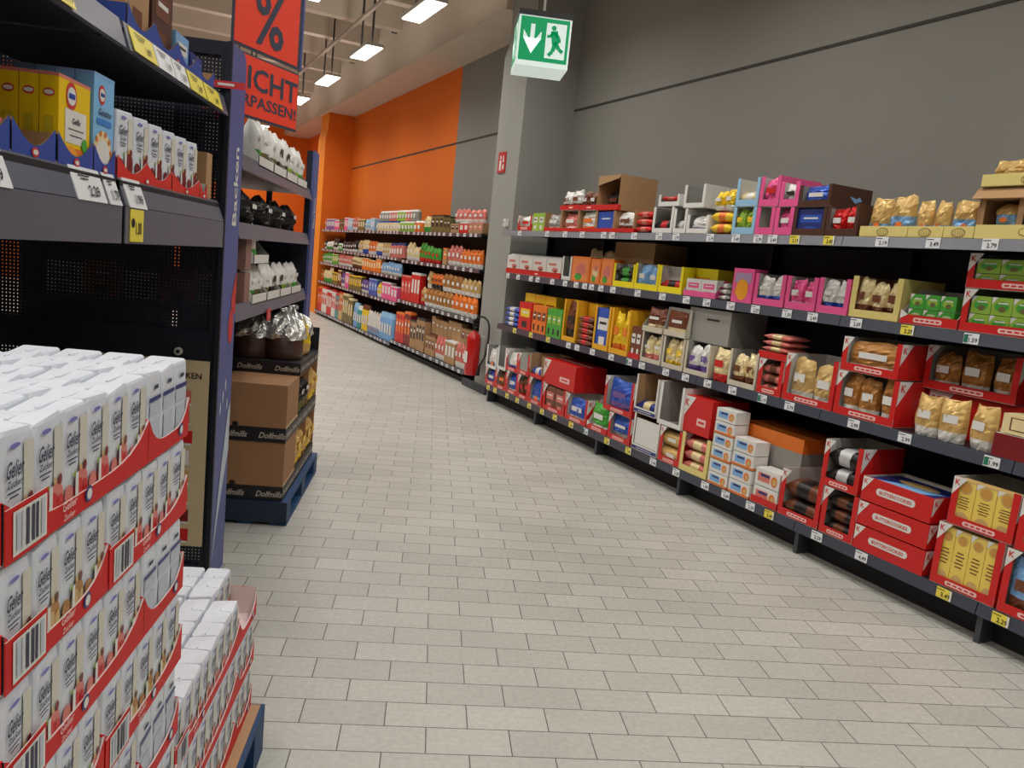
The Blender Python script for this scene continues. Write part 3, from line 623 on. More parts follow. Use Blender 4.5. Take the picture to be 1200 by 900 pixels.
def slabpack(w, d, h, c1, c2, seed=0):
    b = MB(); b.box(-w/2, w/2, 0, d, 0, h, cm('cream')); f = -.0012; b.pane((0, f, h*.52), X, Z, w*.8, h*.66, cm('brown')); b.pane((0, f-.001, h*.52), X, Z, w*.76, h*.56, cm('cream')); b.text('CHOCO', (0, f-.002, h*.66), X, Z, h*.2, cm('brown'), maxw=w*.6); b.text('NOLA', (0, f-.002, h*.36), X, Z, h*.2, cm('brown'), maxw=w*.5); return b
def tin(w, d, h, c1, c2, seed=0):
    b = MB(); b.box(-w/2, w/2, 0, d, 0, h, cm('navy')); b.poly([(-w*.4, .01, h+.001), (w*.3, .01, h+.001), (w*.45, d*.5, h+.001), (-w*.1, d*.4, h+.001)], cm('sky')); b.disc((0, d*.6, h+.001), X, Y, w*.3, d*.2, cm('tan')); return b
KIND = {'pouch': (pouch, 'pouch', 'foil pouch'), 'carton': (carton, 'carton', 'carton'), 'flat': (flat, 'pack', 'flat pack'), 'roll': (roll, 'roll', 'gold wrapped roll'), 'tea': (tea, 'tea_box', 'tea box'), 'slab': (slabpack, 'pack', 'pack lettered CHOCO NOLA'), 'tin': (tin, 'biscuit_tin', 'biscuit tin')}
NICE = {'top': 'top shelf', 'second': 'second shelf', 'third': 'third shelf', 'base': 'bottom shelf'}
def settle(items):
    # raised boxes rest on the boxes below them
    base0 = {k: v[1]+v[2] for k, v in RUN.items()}; low = [q for q in items if q[3] <= base0[q[0]]+.03]; out = list(low)
    for q in items:
        if q in low: continue
        sup = [r for r in out if r[3] < q[3]-.05 and r[0] == q[0] and min(r[1], q[1])-max(r[1]-r[2], q[1]-q[2]) > .25*q[2] and abs(r[5]-q[5]) < .1 or (r[3] < q[3]-.05 and r[0] == q[0] and r[6] == 'RX' and q[5] > .1 and abs(r[1]-q[1]) < .1)]
        z = max([r[3]+r[4] for r in sup], default=q[3]); dz = z+.003-q[3]
        out.append((*q[:3], round(q[3]+dz, 4), *q[4:]) if abs(dz) < .08 else q)
        if abs(dz) >= .08: print('unsettled', q, dz)
    return out
ITEMS = settle(ITEMS)
cnt = {}
def disp(name, b, s, N, z, rz=RZ_R): return b.build(name, loc=at(s, N, z), rz=rz)
for sh, s0, w, z, h, bk, st, ct, desc in sorted(ITEMS, key=lambda r: (r[0], -r[1])):
    N0 = RUN[sh][0]+.012+bk; zs = RUN[sh][1]+RUN[sh][2]; level = 'back' if bk > .05 else ('upper' if z > zs+.03 else 'lower')
    w -= .006; s = s0-w/2-.003; d = min(.36, 4.62-N0-.01)
    for q in ITEMS:      # keep clear of whatever stands behind
        if q[0] == sh and q[5] > bk+.05 and q[1]-q[2] < s0-.01 and q[1] > s0-w+.01 and q[3] < z+h-.005 and q[3]+q[4] > z+.005: d = min(d, q[5]-bk-.012)
    ceil_ = {'base': .885, 'third': 1.49, 'second': 1.98, 'top': 9}[sh]
    h = min(h, ceil_-z-.004); z += .001
    key = (sh, level); cnt[key] = cnt.get(key, 0)+1
    where = f'{ORD[cnt[key]]} from pillar, {level} row, {NICE[sh]}'
    if st in STY: b = tray(st, w, d, h if st != 'lowR' else min(.05, h*.3))
    elif st: b = boxy(st, w, d if st != 'KB' else .4, h)
    if st:
        o = disp('display_tray' if st not in ('KX', 'YX', 'AX', 'RX', 'GX', 'OX') else 'carton', b, s, N0, z)
        if st in ('W',) and desc == 'red': pass
        tag(o, f'{BOXW[st]}, {where}', 'display box', f'{BOXW[st]}s on the shelves')
    if desc == 'fill':
        b = MB(); b.box(-w/2+.024, w/2-.024, 0, .01, 0, h-.09, cm('white')); tag(disp('card_insert', b, s, N0+.008, z+.052), 'white card sheet standing in the navy striped tray of the bottom shelf', 'card')
    if ct == 'none': continue
    p = ct.split(); kn = p[0].rstrip('0123456789'); num = int(p[0][len(kn):] or 1); c1, c2 = p[1], p[2]
    fn, nm, word = KIND[kn]; i0 = .006 if st else 0; cw = STY[st][3] if st in STY else 0
    if st in ('R', 'W', 'P', 'B', 'Y', 'D', 'C2', 'N', 'K', 'RL', 'PL', 'WL', 'A', 'E', 'EL'): inner = w-.02; y0 = .012; hh = h*.93; zb = .006
    elif st == 'lowR': inner = w-.014; y0 = .01; hh = h-.01; zb = .006
    elif st == 'C': inner = w-.02; y0 = .012; hh = h*.97-.006; zb = .006
    elif st == 'KC': inner = w-.08; y0 = .02; hh = h-.07-.08; zb = .071
    elif st == 'KB': inner = w*.7; y0 = .06; hh = h*.55; zb = .006
    elif st == 'M': inner = w*.9; y0 = .01; hh = .1; zb = .125
    elif st == 'BC': inner = w-.03; y0 = .02; hh = .03; zb = (h-.004)*.72+.001
    else: inner = w; y0 = 0; hh = h; zb = 0
    lab = f'{c1}-{c2} {word}'
    wl = f'in {ORD[cnt[key]]} {level} box from pillar, {NICE[sh]}' if st else f'in {ORD[cnt[key]]} {level} spot from pillar, {NICE[sh]}'
    grp = f'{c1} {word}es {wl}' if word.endswith('x') else f'{c1} {word}s {wl}'
    if st == 'slab': pass
    if kn == 'flat' or kn == 'roll':
        ph = min(hh/num, .11 if kn == 'flat' else .13); ph = hh*(.92 if st in STY else 1)/num if kn == 'flat' and num > 1 else ph
        ph = min(ph, .125); dd = min(.2 if c1 not in ('biscuit', 'wafer') else .24, d-.016)
        for k in range(num if kn == 'flat' else 2):
            b = fn(inner*.97, dd if kn == 'flat' else ph, ph*.98, c1, c2, k)
            o = disp(nm, b, s, N0+y0, z+zb+k*ph)
            tag(o, f'{lab}, {ORD[k+1]} from below {wl}', nm.replace('_', ' '), grp)
    elif kn == 'tea':
        nc, nr = int(p[3]), int(p[4]); proto = None; wi = inner-.05; ph = hh*.9/nr
        for r in range(nr):
            for c in range(nc):
                if proto is None: o = proto = fn(wi/nc-.004, .09, ph-.003, c1, c2).build(nm)
                else: o = proto.copy(); COL.objects.link(o)
                xx = -wi/2+(c+.5)*wi/nc; o.location = at(s-xx, N0+y0+.004, z+zb+r*ph); o.rotation_euler = (0, 0, RZ_R)
                tag(o, f'{lab}, row {["one", "two"][r]}, {ORD[c+1]} from left {wl}', 'tea box', grp)
    elif kn in ('slab', 'tin'):
        b = fn(inner, .2 if kn == 'slab' else .28, hh, c1, c2); tag(disp(nm, b, s, N0+y0, z+zb), f'{lab} {wl}' if kn == 'tin' else f'cream and brown pack lettered CHOCO NOLA in the dark red tray', 'pack')
    else:
        pw = inner/num; rnd = random.Random(int(s0*1000))
        for c in range(num):
            hv = hh*(rnd.uniform(.88, 1.0) if kn == 'pouch' else 1); dd = min(pw*.8, .09, d-.02) if kn == 'pouch' else min(.12, pw, d-.02)
            if c1 == 'butter': dd = .07
            b = fn(pw*(.96 if kn == 'pouch' else .965), dd, hv, c1, c2, seed=int(s0*100)+c) if kn == 'pouch' else fn(pw*.965, dd, hv, c1, c2)
            xx = -inner/2+(c+.5)*pw; o = disp(nm, b, s-xx, N0+y0, z+zb)
            if kn == 'pouch' and c1 in ('gold', 'bronze', 'tan', 'red'): o.rotation_euler.z += rnd.uniform(-.2, .2); o.location += N_*.012
            tag(o, f'{lab}, {ORD[c+1]} from left {wl}' if num > 1 else f'{lab} {wl}', nm, grp)
# ------------------------------------------------------------------ far run of shelving, beyond the pillar
FAR1 = {'base': (4.1, .13, .05), 'third': (4.17, .83, .05), 'second': (4.19, 1.5, .05), 'top': (4.17, 1.97, .05)}
FAR2 = {'base': (4.1, .06, .05), 'fourth': (4.15, .76, .05), 'third': (4.17, 1.2, .05), 'second': (4.19, 1.52, .05), 'top': (4.17, 1.97, .05)}
def far_bay(S0, S1, runs, i):
    W = S0-S1; nb = 4.1; root = empty('shelving_unit', at(S0, nb, 0), RZ_R); D = .66
    b = MB(); b.box(0, W, D-.02, D, .0, 2.05, BACK); b.build('back_panel', root)
    b = MB(); b.box(0, W, .08, .1, 0, .06, MATS['plinth']); b.build('plinth', root)
    rnd = random.Random(i)
    for nm, (n, z, lh) in runs.items():
        y0 = n-nb; b = MB(); b.box(.003, W-.003, y0+.015, D-.021, z+lh-.025, z+lh, SHELF)
        b.box(.003, W-.003, y0, y0+.015, z, z+lh, LIP)
        x = .08
        while x < W-.1:
            b.box(x, x+.075, y0-.003, y0, z+.002, z+lh-.004, TAGW); b.pane((x+.045, y0-.004, z+lh*.5), X, Z, .03, lh*.3, INK); x += rnd.uniform(.16, .3)
        b.build('shelf', root)
    tag(root, f'dark wall shelving bay beyond the pillar, {ORD[i+1]} one counted from the pillar', 'shelving unit', 'far wall shelving bays')
fs = [9.75, 11.45, 13.15, 14.75, 16.35, 17.95, 19.4]
for i in range(6): far_bay(fs[i+1]-.004, fs[i], FAR1 if i < 2 else FAR2, i)
def small_pack(w, h, kind, c1, c2):
    if kind == 'bag': return pouch(w*.97, .08, h, c1, c2, int(w*1000+h*100))
    if kind == 'can':
        b = MB(); r = w*.46; b.cyl((0, r, 0), (0, r, h*.82), r, cm(c1), 12); b.cyl((0, r, h*.82), (0, r, h), r*.92, cm(c2), 12, r*.7); b.box(-r*.6, r*.6, -.002, .004, h*.25, h*.6, cm('white')); return b
    b = MB(); b.box(-w*.48, w*.48, 0, .1, 0, h, cm(c1)); b.pane((0, -.001, h*.55), X, Z, w*.6, h*.45, cm(c2)); b.pane((0, -.002, h*.62), X, Z, w*.4, h*.1, cm('white')); b.box(-w*.481, w*.481, -.0005, .1, h*.93, h+.0005, cm(c2)); return b
FARSPEC = [  # shelf, n, z, S near, S far, heights, list of (kind, c1, c2), near to far
 ('top', 4.19, 2.022, 9.8, 11.0, (.12, .14), [('box', 'kraft', 'rose'), ('box', 'red', 'white'), ('box', 'kraft', 'dark')]),
 ('top', 4.19, 2.165, 9.8, 10.9, (.15, .2), [('bag', 'rose', 'white'), ('box', 'kraft', 'kraft'), ('box', 'kraft', 'purple')]),
 ('top', 4.19, 2.022, 11.0, 12.3, (.2, .3), [('box', 'olive', 'dark'), ('bag', 'cream', 'green'), ('bag', 'white', 'lime')]),
 ('top', 4.19, 2.022, 12.3, 15.0, (.17, .18), [('can', 'lime', 'white'), ('can', 'orange', 'white'), ('can', 'cream', 'blue')]),
 ('top', 4.19, 2.205, 12.6, 14.8, (.17, .18), [('can', 'lime', 'white'), ('can', 'rose', 'white'), ('can', 'grey', 'white')]),
 ('top', 4.19, 2.022, 15.0, 19.3, (.2, .26), [('bag', 'lightblue', 'white'), ('box', 'olive', 'cream'), ('box', 'lightblue', 'white'), ('box', 'olive', 'dark'), ('box', 'pink', 'white'), ('box', 'purple', 'white'), ('bag', 'rose', 'white')]),
 ('second', 4.21, 1.552, 9.8, 11.4, (.22, .3), [('bag', 'orange', 'white'), ('bag', 'rose', 'white'), ('box', 'kraft', 'orange')]),
 ('second', 4.21, 1.552, 11.4, 13.1, (.22, .3), [('bag', 'green', 'red'), ('bag', 'cream', 'white'), ('bag', 'cream', 'gold')]),
 ('second', 4.21, 1.572, 13.2, 16.3, (.22, .27), [('can', 'rose', 'navy'), ('bag', 'cream', 'blue'), ('bag', 'orange', 'white'), ('bag', 'tan', 'white')]),
 ('second', 4.21, 1.572, 16.3, 19.3, (.15, .25), [('bag', 'dark', 'white'), ('can', 'green', 'white'), ('bag', 'white', 'green')]),
 ('third2', 4.19, 1.252, 13.2, 19.3, (.2, .26), [('bag', 'sky', 'white'), ('box', 'orange', 'cream'), ('bag', 'cream', 'brown'), ('bag', 'rose', 'white'), ('box', 'green', 'cream'), ('bag', 'green', 'white')]),
 ('third', 4.19, .882, 9.8, 12.1, (.25, .28), [('bag', 'orange', 'white'), ('bag', 'bronze', 'white'), ('bag', 'tan', 'red')]),
 ('third', 4.21, 1.17, 9.8, 11.9, (.22, .25), [('bag', 'bronze', 'white'), ('bag', 'orange', 'dark'), ('bag', 'tan', 'white')]),
 ('third', 4.19, .882, 12.1, 13.1, (.4, .5), [('box', 'red', 'white'), ('box', 'red', 'rose')]),
 ('fourth', 4.17, .812, 13.2, 19.3, (.25, .34), [('box', 'pink', 'white'), ('box', 'blue', 'sky'), ('bag', 'yellow', 'white'), ('box', 'olive', 'yellow'), ('bag', 'purple', 'white'), ('box', 'brown', 'cream'), ('bag', 'cream', 'green'), ('box', 'red', 'green')]),
 ('base', 4.12, .182, 9.8, 11.5, (.3, .36), [('box', 'kraft', 'white'), ('bag', 'rose', 'white'), ('box', 'kraft', 'brown')]),
 ('base', 4.22, .5, 9.8, 11.5, (.22, .28), [('box', 'kraft', 'brown'), ('box', 'kraft', 'kraft')]),
 ('base', 4.12, .182, 11.5, 13.1, (.42, .55), [('box', 'kraft', 'dark'), ('box', 'red', 'orange'), ('box', 'maroon', 'orange')]),
 ('base', 4.12, .112, 13.2, 15.9, (.4, .5), [('can', 'sky', 'lightblue'), ('bag', 'white', 'sky'), ('can', 'yellow', 'brown'), ('can', 'teal', 'white')]),
 ('base', 4.12, .112, 15.9, 19.3, (.5, .6), [('box', 'olive', 'cream'), ('box', 'tan', 'red'), ('box', 'white', 'red'), ('box', 'red', 'white'), ('box', 'teal', 'red'), ('box', 'red', 'orange')]),
]
NM = {'bag': ('pouch', 'pouch'), 'can': ('tub', 'tub'), 'box': ('packet', 'packet')}
fr = random.Random(3)
for si, (sh, n, z, sa, sb, hr, pal) in enumerate(FARSPEC):
    s_ = sa; k = 0
    while s_ < sb-.12:
        kd, c1, c2 = pal[min(len(pal)-1, int((s_-sa)/(sb-sa)*len(pal)))] if fr.random() < .75 else pal[fr.randrange(len(pal))]
        wd = fr.uniform(.13, .19); nn = min(fr.choice((2, 3)), int((sb-s_)/wd)); 
        if nn < 1: break
        hh = fr.uniform(*hr); p0 = small_pack(wd, hh, kd, c1, c2).build(NM[kd][0]); k += 1; s__ = {'third2': 'third'}.get(sh, sh)
        for q in range(nn):
            o = p0 if q == 0 else p0.copy()
            if q: COL.objects.link(o)
            o.location = at(s_+wd*(q+.5), n+.012, z); o.rotation_euler = (0, 0, RZ_R)
            tag(o, f'small {c1} and {c2} {NM[kd][1]} on the far run {s__} shelf, stretch {ORD[si+1]}, facing {ORD[min(k, 39)]}', NM[kd][1], f'{c1} {NM[kd][1]} facing, {s__} shelf, stretch {si+1}, facing {k}')
        s_ += wd*nn+.01

# ------------------------------------------------------------------ left gondola
NAVY = mat('steel_navy', (30, 34, 48), .45, .2); PERF = perforated('perforated_navy', (28, 32, 46)); PERFG = perforated('perforated_gable', (28, 32, 46), axis='YZ'); BLUEF = mat('fascia_blue', (84, 94, 150), .45, 0, .04, 3); RAIL = mat('price_rail', (96, 98, 112), .3, 0, .06, 6, spec=.6)
def lpt(Yc, dep, z): return Vector((-.95-dep, Yc, z))
def gond_shelf(root, L, z, dep, double, y0=0):
    b = MB(); b.box(.004, L-.004, y0+.02, dep, z-.03, z, SHELF)
    if double:
        b.prism([(.004, y0, z-.075), (.004, y0+.02, z-.075), (.004, y0+.045, z+.012), (.004, y0+.03, z+.012)], (L-.008, 0, 0), RAIL)
        b.box(.004, L-.004, y0, y0+.004, z-.19, z-.077, RAIL); b.box(.004, L-.004, y0+.004, y0+.02, z-.1, z-.077, NAVY)
    else: b.prism([(.004, y0, z-.06), (.004, y0+.02, z-.06), (.004, y0+.04, z+.02), (.004, y0+.024, z+.02)], (L-.008, 0, 0), RAIL)
    return b.build('shelf', root)
def gondola(Y0, Y1, shelves, lab, back=True):
    root = empty('shelving_unit', (-.95, Y0, 0), RZ_L); L = Y1-Y0; out = []
    if back:
        b = MB(); b.box(0, L, .98, 1.0, .1, 2.45, PERF); b.build('back_panel', root)
    b = MB(); b.box(0, .04, .93, .979, 0, 2.45, NAVY); b.build('upright', root)
    for z, dep, dbl in shelves: out.append(gond_shelf(root, L, z, dep, dbl))
    tag(root, lab, 'shelving unit', 'left gondola bays'); return root, out
g0, s0_ = gondola(1.33, 2.555, [(1.805, .9, True), (2.245, .6, False)], 'dark blue gondola bay at the left edge holding yellow baking boxes')
g1, s1_ = gondola(2.575, 3.72, [(1.805, .9, True), (2.245, .6, False)], 'dark blue gondola bay above the near pallet holding the white sugar packs')
g2, s2_ = gondola(4.02, 6.2, [(1.31, .97, False), (2.05, .6, False), (1.72, .6, False)], 'dark gondola bay behind the pallet of brown cake boxes', False)
b = MB(); b.box(0, 2.18, .98, 1.0, 0, 2.4, NAVY); b.build('back_panel', g2)
b = MB(); b.box(.002, 2.17, .3, .32, 2.06, 2.3, NAVY); b.build('divider', g2)
def ltag(sh, x, z0, w, h, m, txt, y=.0):
    b = MB(); b.prism([(x-w/2, y-.002, z0), (x-w/2, y+.001, z0), (x-w/2, y+.001+h*.35, z0+h), (x-w/2, y-.002+h*.35, z0+h)], (w, 0, 0), m)
    v = Vector((0, .35, 1)).normalized(); c = Vector((x, y-.003, z0))+v*(h*.5); n_ = X.cross(v)
    b.text(txt, c-v*h*.16+X*w*.1+n_*.003, X, v, h*.34, INK, maxw=w*.75)
    for k in range(3): b.pane(c+v*h*(.38-.1*k)-X*w*.12+n_*.002, X, v, w*(.5-.12*k), h*.04, INK)
    return b.build('price_tag', sh)
for sh, Y0, L in ((s0_[0], 1.33, [(1.83, .17, '1.49', 0), (2.34, .19, '2.29', 0), (2.50, .09, '1.79', 0)]), (s1_[0], 2.575, [(2.68, .15, '1.99', 0)])):
    for yc, w_, t_, k_ in L: ltag(sh, yc-Y0, 1.805-.078, w_, .088, TAGW, t_, -.002)
b = MB(); b.box(.035, .145, -.004, -.001, 1.622, 1.722, TAGY); b.text('1.00', (.1, -.005, 1.665), X, Z, .04, INK, maxw=.05); b.disc((.055, -.005, 1.68), X, Z, .015, .015, INK); b.build('price_tag', s1_[0])
for yc, w_, m_, t_ in ((2.71, .2, TAGY, '1.99'), (2.905, .17, TAGW, '1.19'), (3.075, .15, TAGW, '1.29'), (3.27, .2, TAGY, '2.99'), (3.5, .22, TAGY, '1.49')): ltag(s1_[1], yc-2.575, 2.19, w_, .07, m_, t_, -.003)
ltag(s0_[1], .83, 2.19, .1, .07, TAGY, '0.99', -.003)
# end panel with the blue fascia
ep = empty('end_panel', (-.95, 3.75, 0), RZ_L)
b = MB(); b.box(.009, .011, .02, 1.0, .02, 2.5, PERFG); b.build('perforated_sheet', ep)
b = MB()
for z0, z1 in ((0, .1), (1.09, 1.225), (2.44, 2.5)): b.box(-.006, .026, .02, 1.0, z0, z1, NAVY)
for y0 in (.02, .97): b.box(-.006, .026, y0, y0+.03, .1, 1.09, NAVY); b.box(-.006, .026, y0, y0+.03, 1.225, 2.44, NAVY)
b.cyl((-.006, .18, 1.125), (-.02, .18, 1.125), .018, STEEL, 14); b.cyl((-.02, .18, 1.125), (-.024, .18, 1.125), .009, NAVY, 10)
b.build('frame', ep)
b = MB(); b.box(-.02, .0, .0, .02, 0, 2.5, NAVY); pr = [(.0, 0), (.25, 0), (.25, 2.44), (.235, 2.48), (.2, 2.5), (.0, 2.5)]
b.prism([(x, 0, z) for x, z in pr], (0, .018, 0), BLUEF)
b.text('Backen', (.14, -.002, 1.895), Z, -X, .075, WH, sx=1.25, maxw=.44)
SR = mat('print_scarlet', (205, 55, 60), .4)
b.poly([(.21, -.002, 1.46), (.16, -.002, 1.36), (.19, -.002, 1.3), (.245, -.002, 1.3), (.245, -.002, 1.5)], SR); b.disc((.17, -.002, 1.24), X, Z, .045, .085, SR)
b.poly([(.01, -.002, .1), (.1, -.002, .5), (.2, -.002, .82), (.24, -.002, .86), (.24, -.002, .62), (.13, -.002, .4)], mat('print_pale', (190, 200, 214), .4))
for k in range(4): b.disc((.05+.04*k, -.002, .86+.05*((k*7) % 3)), X, Z, .012, .03, mat('print_pale', (190, 200, 214), .4))
b.build('fascia', ep)
tag(ep, 'perforated end panel with tall blue fascia lettered Backen', 'end panel')
e2 = empty('end_panel', (-.95, 6.22, 0), RZ_L); b = MB(); b.box(0, .02, .02, .95, 0, 1.69, NAVY); b.box(0, .02, .02, .06, 1.69, 2.35, NAVY); b.box(0, .02, .3, .34, 1.69, 2.35, NAVY); b.build('sheet', e2)
b = MB(); b.box(0, .2, 0, .018, 0, 2.35, BLUEF); b.text('Backen', (.1, -.002, 1.9), Z, -X, .06, WH, maxw=.4); b.build('fascia', e2)
tag(e2, 'narrow blue fascia of the far gondola end, just left of the orange pillar', 'end panel')
po = MB(); po.box(-1.5, -.985, 3.722, 3.728, .2, 1.09, mat('poster_cream', (206, 188, 150), .6)); po.text('BACKEN', (-1.09, 3.7205, 1.02), X, Z, .028, INK, maxw=.17)
prr = random.Random(5)
for r in range(8):
    for c in range(3): po.pane((-1.09-.12*c-prr.uniform(0, .02), 3.7205, .92-.095*r), X, Z, .085, .06, cm(['rose', 'maroon', 'red', 'white', 'tan', 'orange', 'maroon', 'red'][(r+c) % 8])); po.pane((-1.09-.12*c, 3.7195, .885-.095*r), X, Z, .07, .01, cm('white'))
tag(po.build('recipe_poster'), 'cream poster with small food pictures on the end panel behind the near pallet', 'poster')
b = MB(); b.box(-1.02, -.885, 3.712, 3.716, 2.3, 2.33, SR); b.box(-1.0, -.93, 3.711, 3.712, 2.31, 2.32, WH)
tag(b.build('shelf_banner'), 'thin red strip reaching past the blue fascia toward the orange sign', 'banner')
# orange hanging sign
sg = empty('promotion_sign', (-.93, 4.09, 0), math.radians(63)); OR = mat('sign_orange', (250, 72, 48), .45, emit=0); FR = mat('sign_frame', (62, 66, 84), .5)
for z0, z1, nm in ((2.545, 3.06, 'upper_panel'), (2.235, 2.525, 'lower_panel')):
    b = MB(); b.box(-.165 if z0 > 2.5 else -.21, .335, 0, .012, z0, z1, FR); b.box(-.158 if z0 > 2.5 else -.2, .312 if z0 > 2.5 else .33, -.0015, 0, z0+.012, z1-.008, OR)
    if z0 > 2.5: b.text('%', (.085, -.003, 2.72), X, Z, .25, FR, sx=.95)
    else: b.text('NICHT', (.065, -.003, 2.425), X, Z, .105, FR, sx=1.6, maxw=.51); b.text('VERPASSEN!', (.065, -.003, 2.318), X, Z, .055, FR, sx=1.4, maxw=.52)
    b.build(nm, sg)
b = MB(); b.box(.335, .35, -.002, .014, 2.545, 3.06, BLUEF); b.cyl((.08, .006, 3.06), (.08, .006, 5.94), .004, STEEL, 6); b.build('hanger', sg)
tag(sg, 'orange red sale sign with dark percent mark, NICHT VERPASSEN below it', 'sign')

# --- packs
PAPER = mat('sugar_paper', (220, 224, 232), .5, 0, .04, 18, .25); PGREY = mat('sugar_paper_warm', (212, 208, 194), .55, 0, .05, 18, .2); GINK = mat('ink_slate', (56, 58, 84), .6)
def sugar_pack(w, d, h, style, seed=0):
    rnd = random.Random(seed); b = MB(); rows = []; ph = rnd.uniform(0, 6)
    for zf, sc in ((0, .95), (.03, .99), (.5, 1), (.9, .99), (.975, .97), (1.0, .93)):
        ring = []
        for cx, cy in ((-1, -1), (1, -1), (1, 1), (-1, 1)):
            for a in (0, 45, 90):
                t = math.radians({(-1, -1): 180, (1, -1): 270, (1, 1): 0, (-1, 1): 90}[(cx, cy)]+a); r = .007
                ring.append(Vector(((cx*(w/2-r)+r*math.cos(t))*sc+rnd.uniform(-.0012, .0012)*(zf > .02), d/2+(cy*(d/2-r)+r*math.sin(t))*sc, zf*h+(.003*math.sin(cx*2+cy+ph)+rnd.uniform(-.002, .002) if zf > .9 else 0))))
        rows.append(ring)
    b.grid(rows, PAPER, True, False); b.poly(rows[0][::-1], PAPER); b.poly(rows[-1], PAPER)
    b.box(-w*.4, w*.4, d*.47, d*.53, h-.001, h+.002, PAPER); f = -.0016
    if style == 'info':
        b.pane((0, f, h*.7), X, Z, w*.86, h*.05, cm('navy')); b.pane((0, f, h*.58), X, Z, w*.8, h*.16, mat('info_print', (190, 196, 208), .5)); b.pane((0, f, h*.3), X, Z, w*.7, h*.3, mat('info_print', (190, 196, 208), .5))
        b.pane((0, f-.001, h*.84), X, Z, w*.3, h*.05, GINK)
    else:
        b.pane((w*.30, f, h*.48), X, Z, w*.3, h*.84, PGREY)
        b.text('Gelier', (-w*.16, f-.001, h*.72), X, Z, h*.14, GINK, sx=.85, shear=.25, maxw=w*.52); b.text('Zucker', (-w*.15, f-.001, h*.6), X, Z, h*.06, GINK, shear=.2, maxw=w*.45)
        for k in range(2): b.pane((-w*.16, f-.001, h*(.53-.04*k)), X, Z, w*(.4-.12*k), h*.014, GINK)
        c = {'red': 'rose', 'fig': 'bronze', 'jam': 'maroon'}[style]; c3 = {'red': 'red', 'fig': 'tan', 'jam': 'maroon'}[style]
        b.disc((w*.22, f-.001, h*.27), X, Z, w*.26, h*.13, cm(c)); b.disc((w*.1, f-.0015, h*.2), X, Z, w*.2, h*.12, cm(c3)); b.disc((-w*.28, f-.001, h*.2), X, Z, w*.17, h*.1, cm(c)); b.disc((w*.33, f-.002, h*.42), X, Z, w*.07, h*.05, cm('maroon' if style != 'fig' else 'brown')); b.disc((w*.36, f-.002, h*.2), X, Z, w*.1, h*.08, cm(c3))
        b.pane((-w*.02, f-.003, h*.27), X, Z, w*.12, h*.24, cm('white')); b.disc((-w*.08, f-.002, h*.38), X, Z, w*.05, h*.03, cm('lime')); b.disc((w*.16, f-.002, h*.42), X, Z, w*.06, h*.03, cm('tan'))
        b.disc((-w*.14, f-.001, h*.9), X, Z, w*.16, h*.022, mat('ink_violet', (120, 120, 190), .5))
    return b
TR = mat('tray_red', (206, 20, 22), .5, 0, .05, 10, spec=.3); TIN = mat('tray_inner', (214, 196, 192), .6)
def sugar_tray(L, d, sweep, near_end=True, hmin=.045, hmax=.115):
    """local x along the aisle; low front wall sweeping up to the corners"""
    b = MB(); t = .004; n = 12; pts = []
    for i in range(n+1):
        u = i/n; e = (max(0, (u-.55)/.45)**2 if sweep == 'r' else (max(0, (u-.7)/.3)**2 if sweep == 'rs' else 0)); pts.append((-L/2+L*u, hmin+(hmax-hmin)*e))
    F = [Vector((x, 0, z)) for x, z in pts]; P = [Vector((-L/2, 0, 0)), Vector((L/2, 0, 0))]+F[::-1]
    b.poly(P, TR); b.poly([p+Vector((0, t, 0)) for p in P][::-1], TIN)
    for a, c in zip(F[:-1], F[1:]): b.poly([a, c, c+Vector((0, t, 0)), a+Vector((0, t, 0))], TIN)
    b.box(-L/2, L/2, t, d, 0, .003, TIN)
    for x0, x1, hh, o_ in ((-L/2, -L/2+t, hmin+.02, 'l'), (L/2-t, L/2, hmax, 'r')): b.box(x0, x1, t, d, .003, hh, TR, {('r' if o_ == 'l' else 'l'): TIN})
    b.box(-L/2, L/2, d-t, d, .003, hmin, TR)
    return b
def barcode(b, c, w, h, u=X):
    b.pane(c, u, Z, w, h, WH); r = random.Random(2); x = -w*.42; nrm = u.cross(Z)
    while x < w*.42:
        q = r.uniform(.003, .009); b.pane(Vector(c)+u*(x+q/2)+Z*h*.02+nrm*.001, u, Z, q, h*.84, GINK if r.random() < .6 else mat('info_print', (190, 196, 208), .5)); x += q+r.uniform(.003, .008)
def pallet(name, x1, y0, y1, depth, z, m, deck, lab, end=False):
    root = empty(name, (x1, (y0+y1)/2, 0), RZ_L); L = y1-y0
    b = MB()
    for k in range(5): yy = k*(depth-.1)/4; b.box(-L/2, L/2, yy, yy+.1, z-.022, z, m)
    for xx in (-L/2, -.07, L/2-.14): b.box(xx, xx+.14, 0, depth, z-.044, z-.022, m)
    b.build('deck', root)
    for xx in (-L/2, -.07, L/2-.14):
        for yy in (0, depth/2-.05, depth-.1): b = MB(); b.box(xx, xx+.14, yy, yy+.1, .022, z-.044, m); b.build('block', root)
    if end: b = MB(); b.box(-L/2-.012, -L/2-.001, 0, depth, .02, z, mat('pallet_end_shaded', (30, 42, 62), .6)); b.build('end_board', root)  # board darker than the pallet blue: shade at this end painted in
    b = MB()
    for yy in (0, depth/2-.05, depth-.1): b.box(-L/2, L/2, yy, yy+.1, 0, .022, m)
    b.build('skids', root)
    if deck: b = MB(); b.box(-L/2+.01, L/2-.01, .012, depth-.01, z, z+.004, deck); b.build('slip_sheet', root)
    tag(root, lab, 'pallet')
PB = mat('pallet_blue', (20, 62, 104), .6, 0, .2, 14, .3)
SLIP = mat('slip_board', (176, 140, 104), .8, 0, .08, 6)
pallet('pallet', -.43, 1.67, 2.47, 1.1, .168, PB, SLIP, 'blue pallet with brown slip sheet under the low sugar stack')
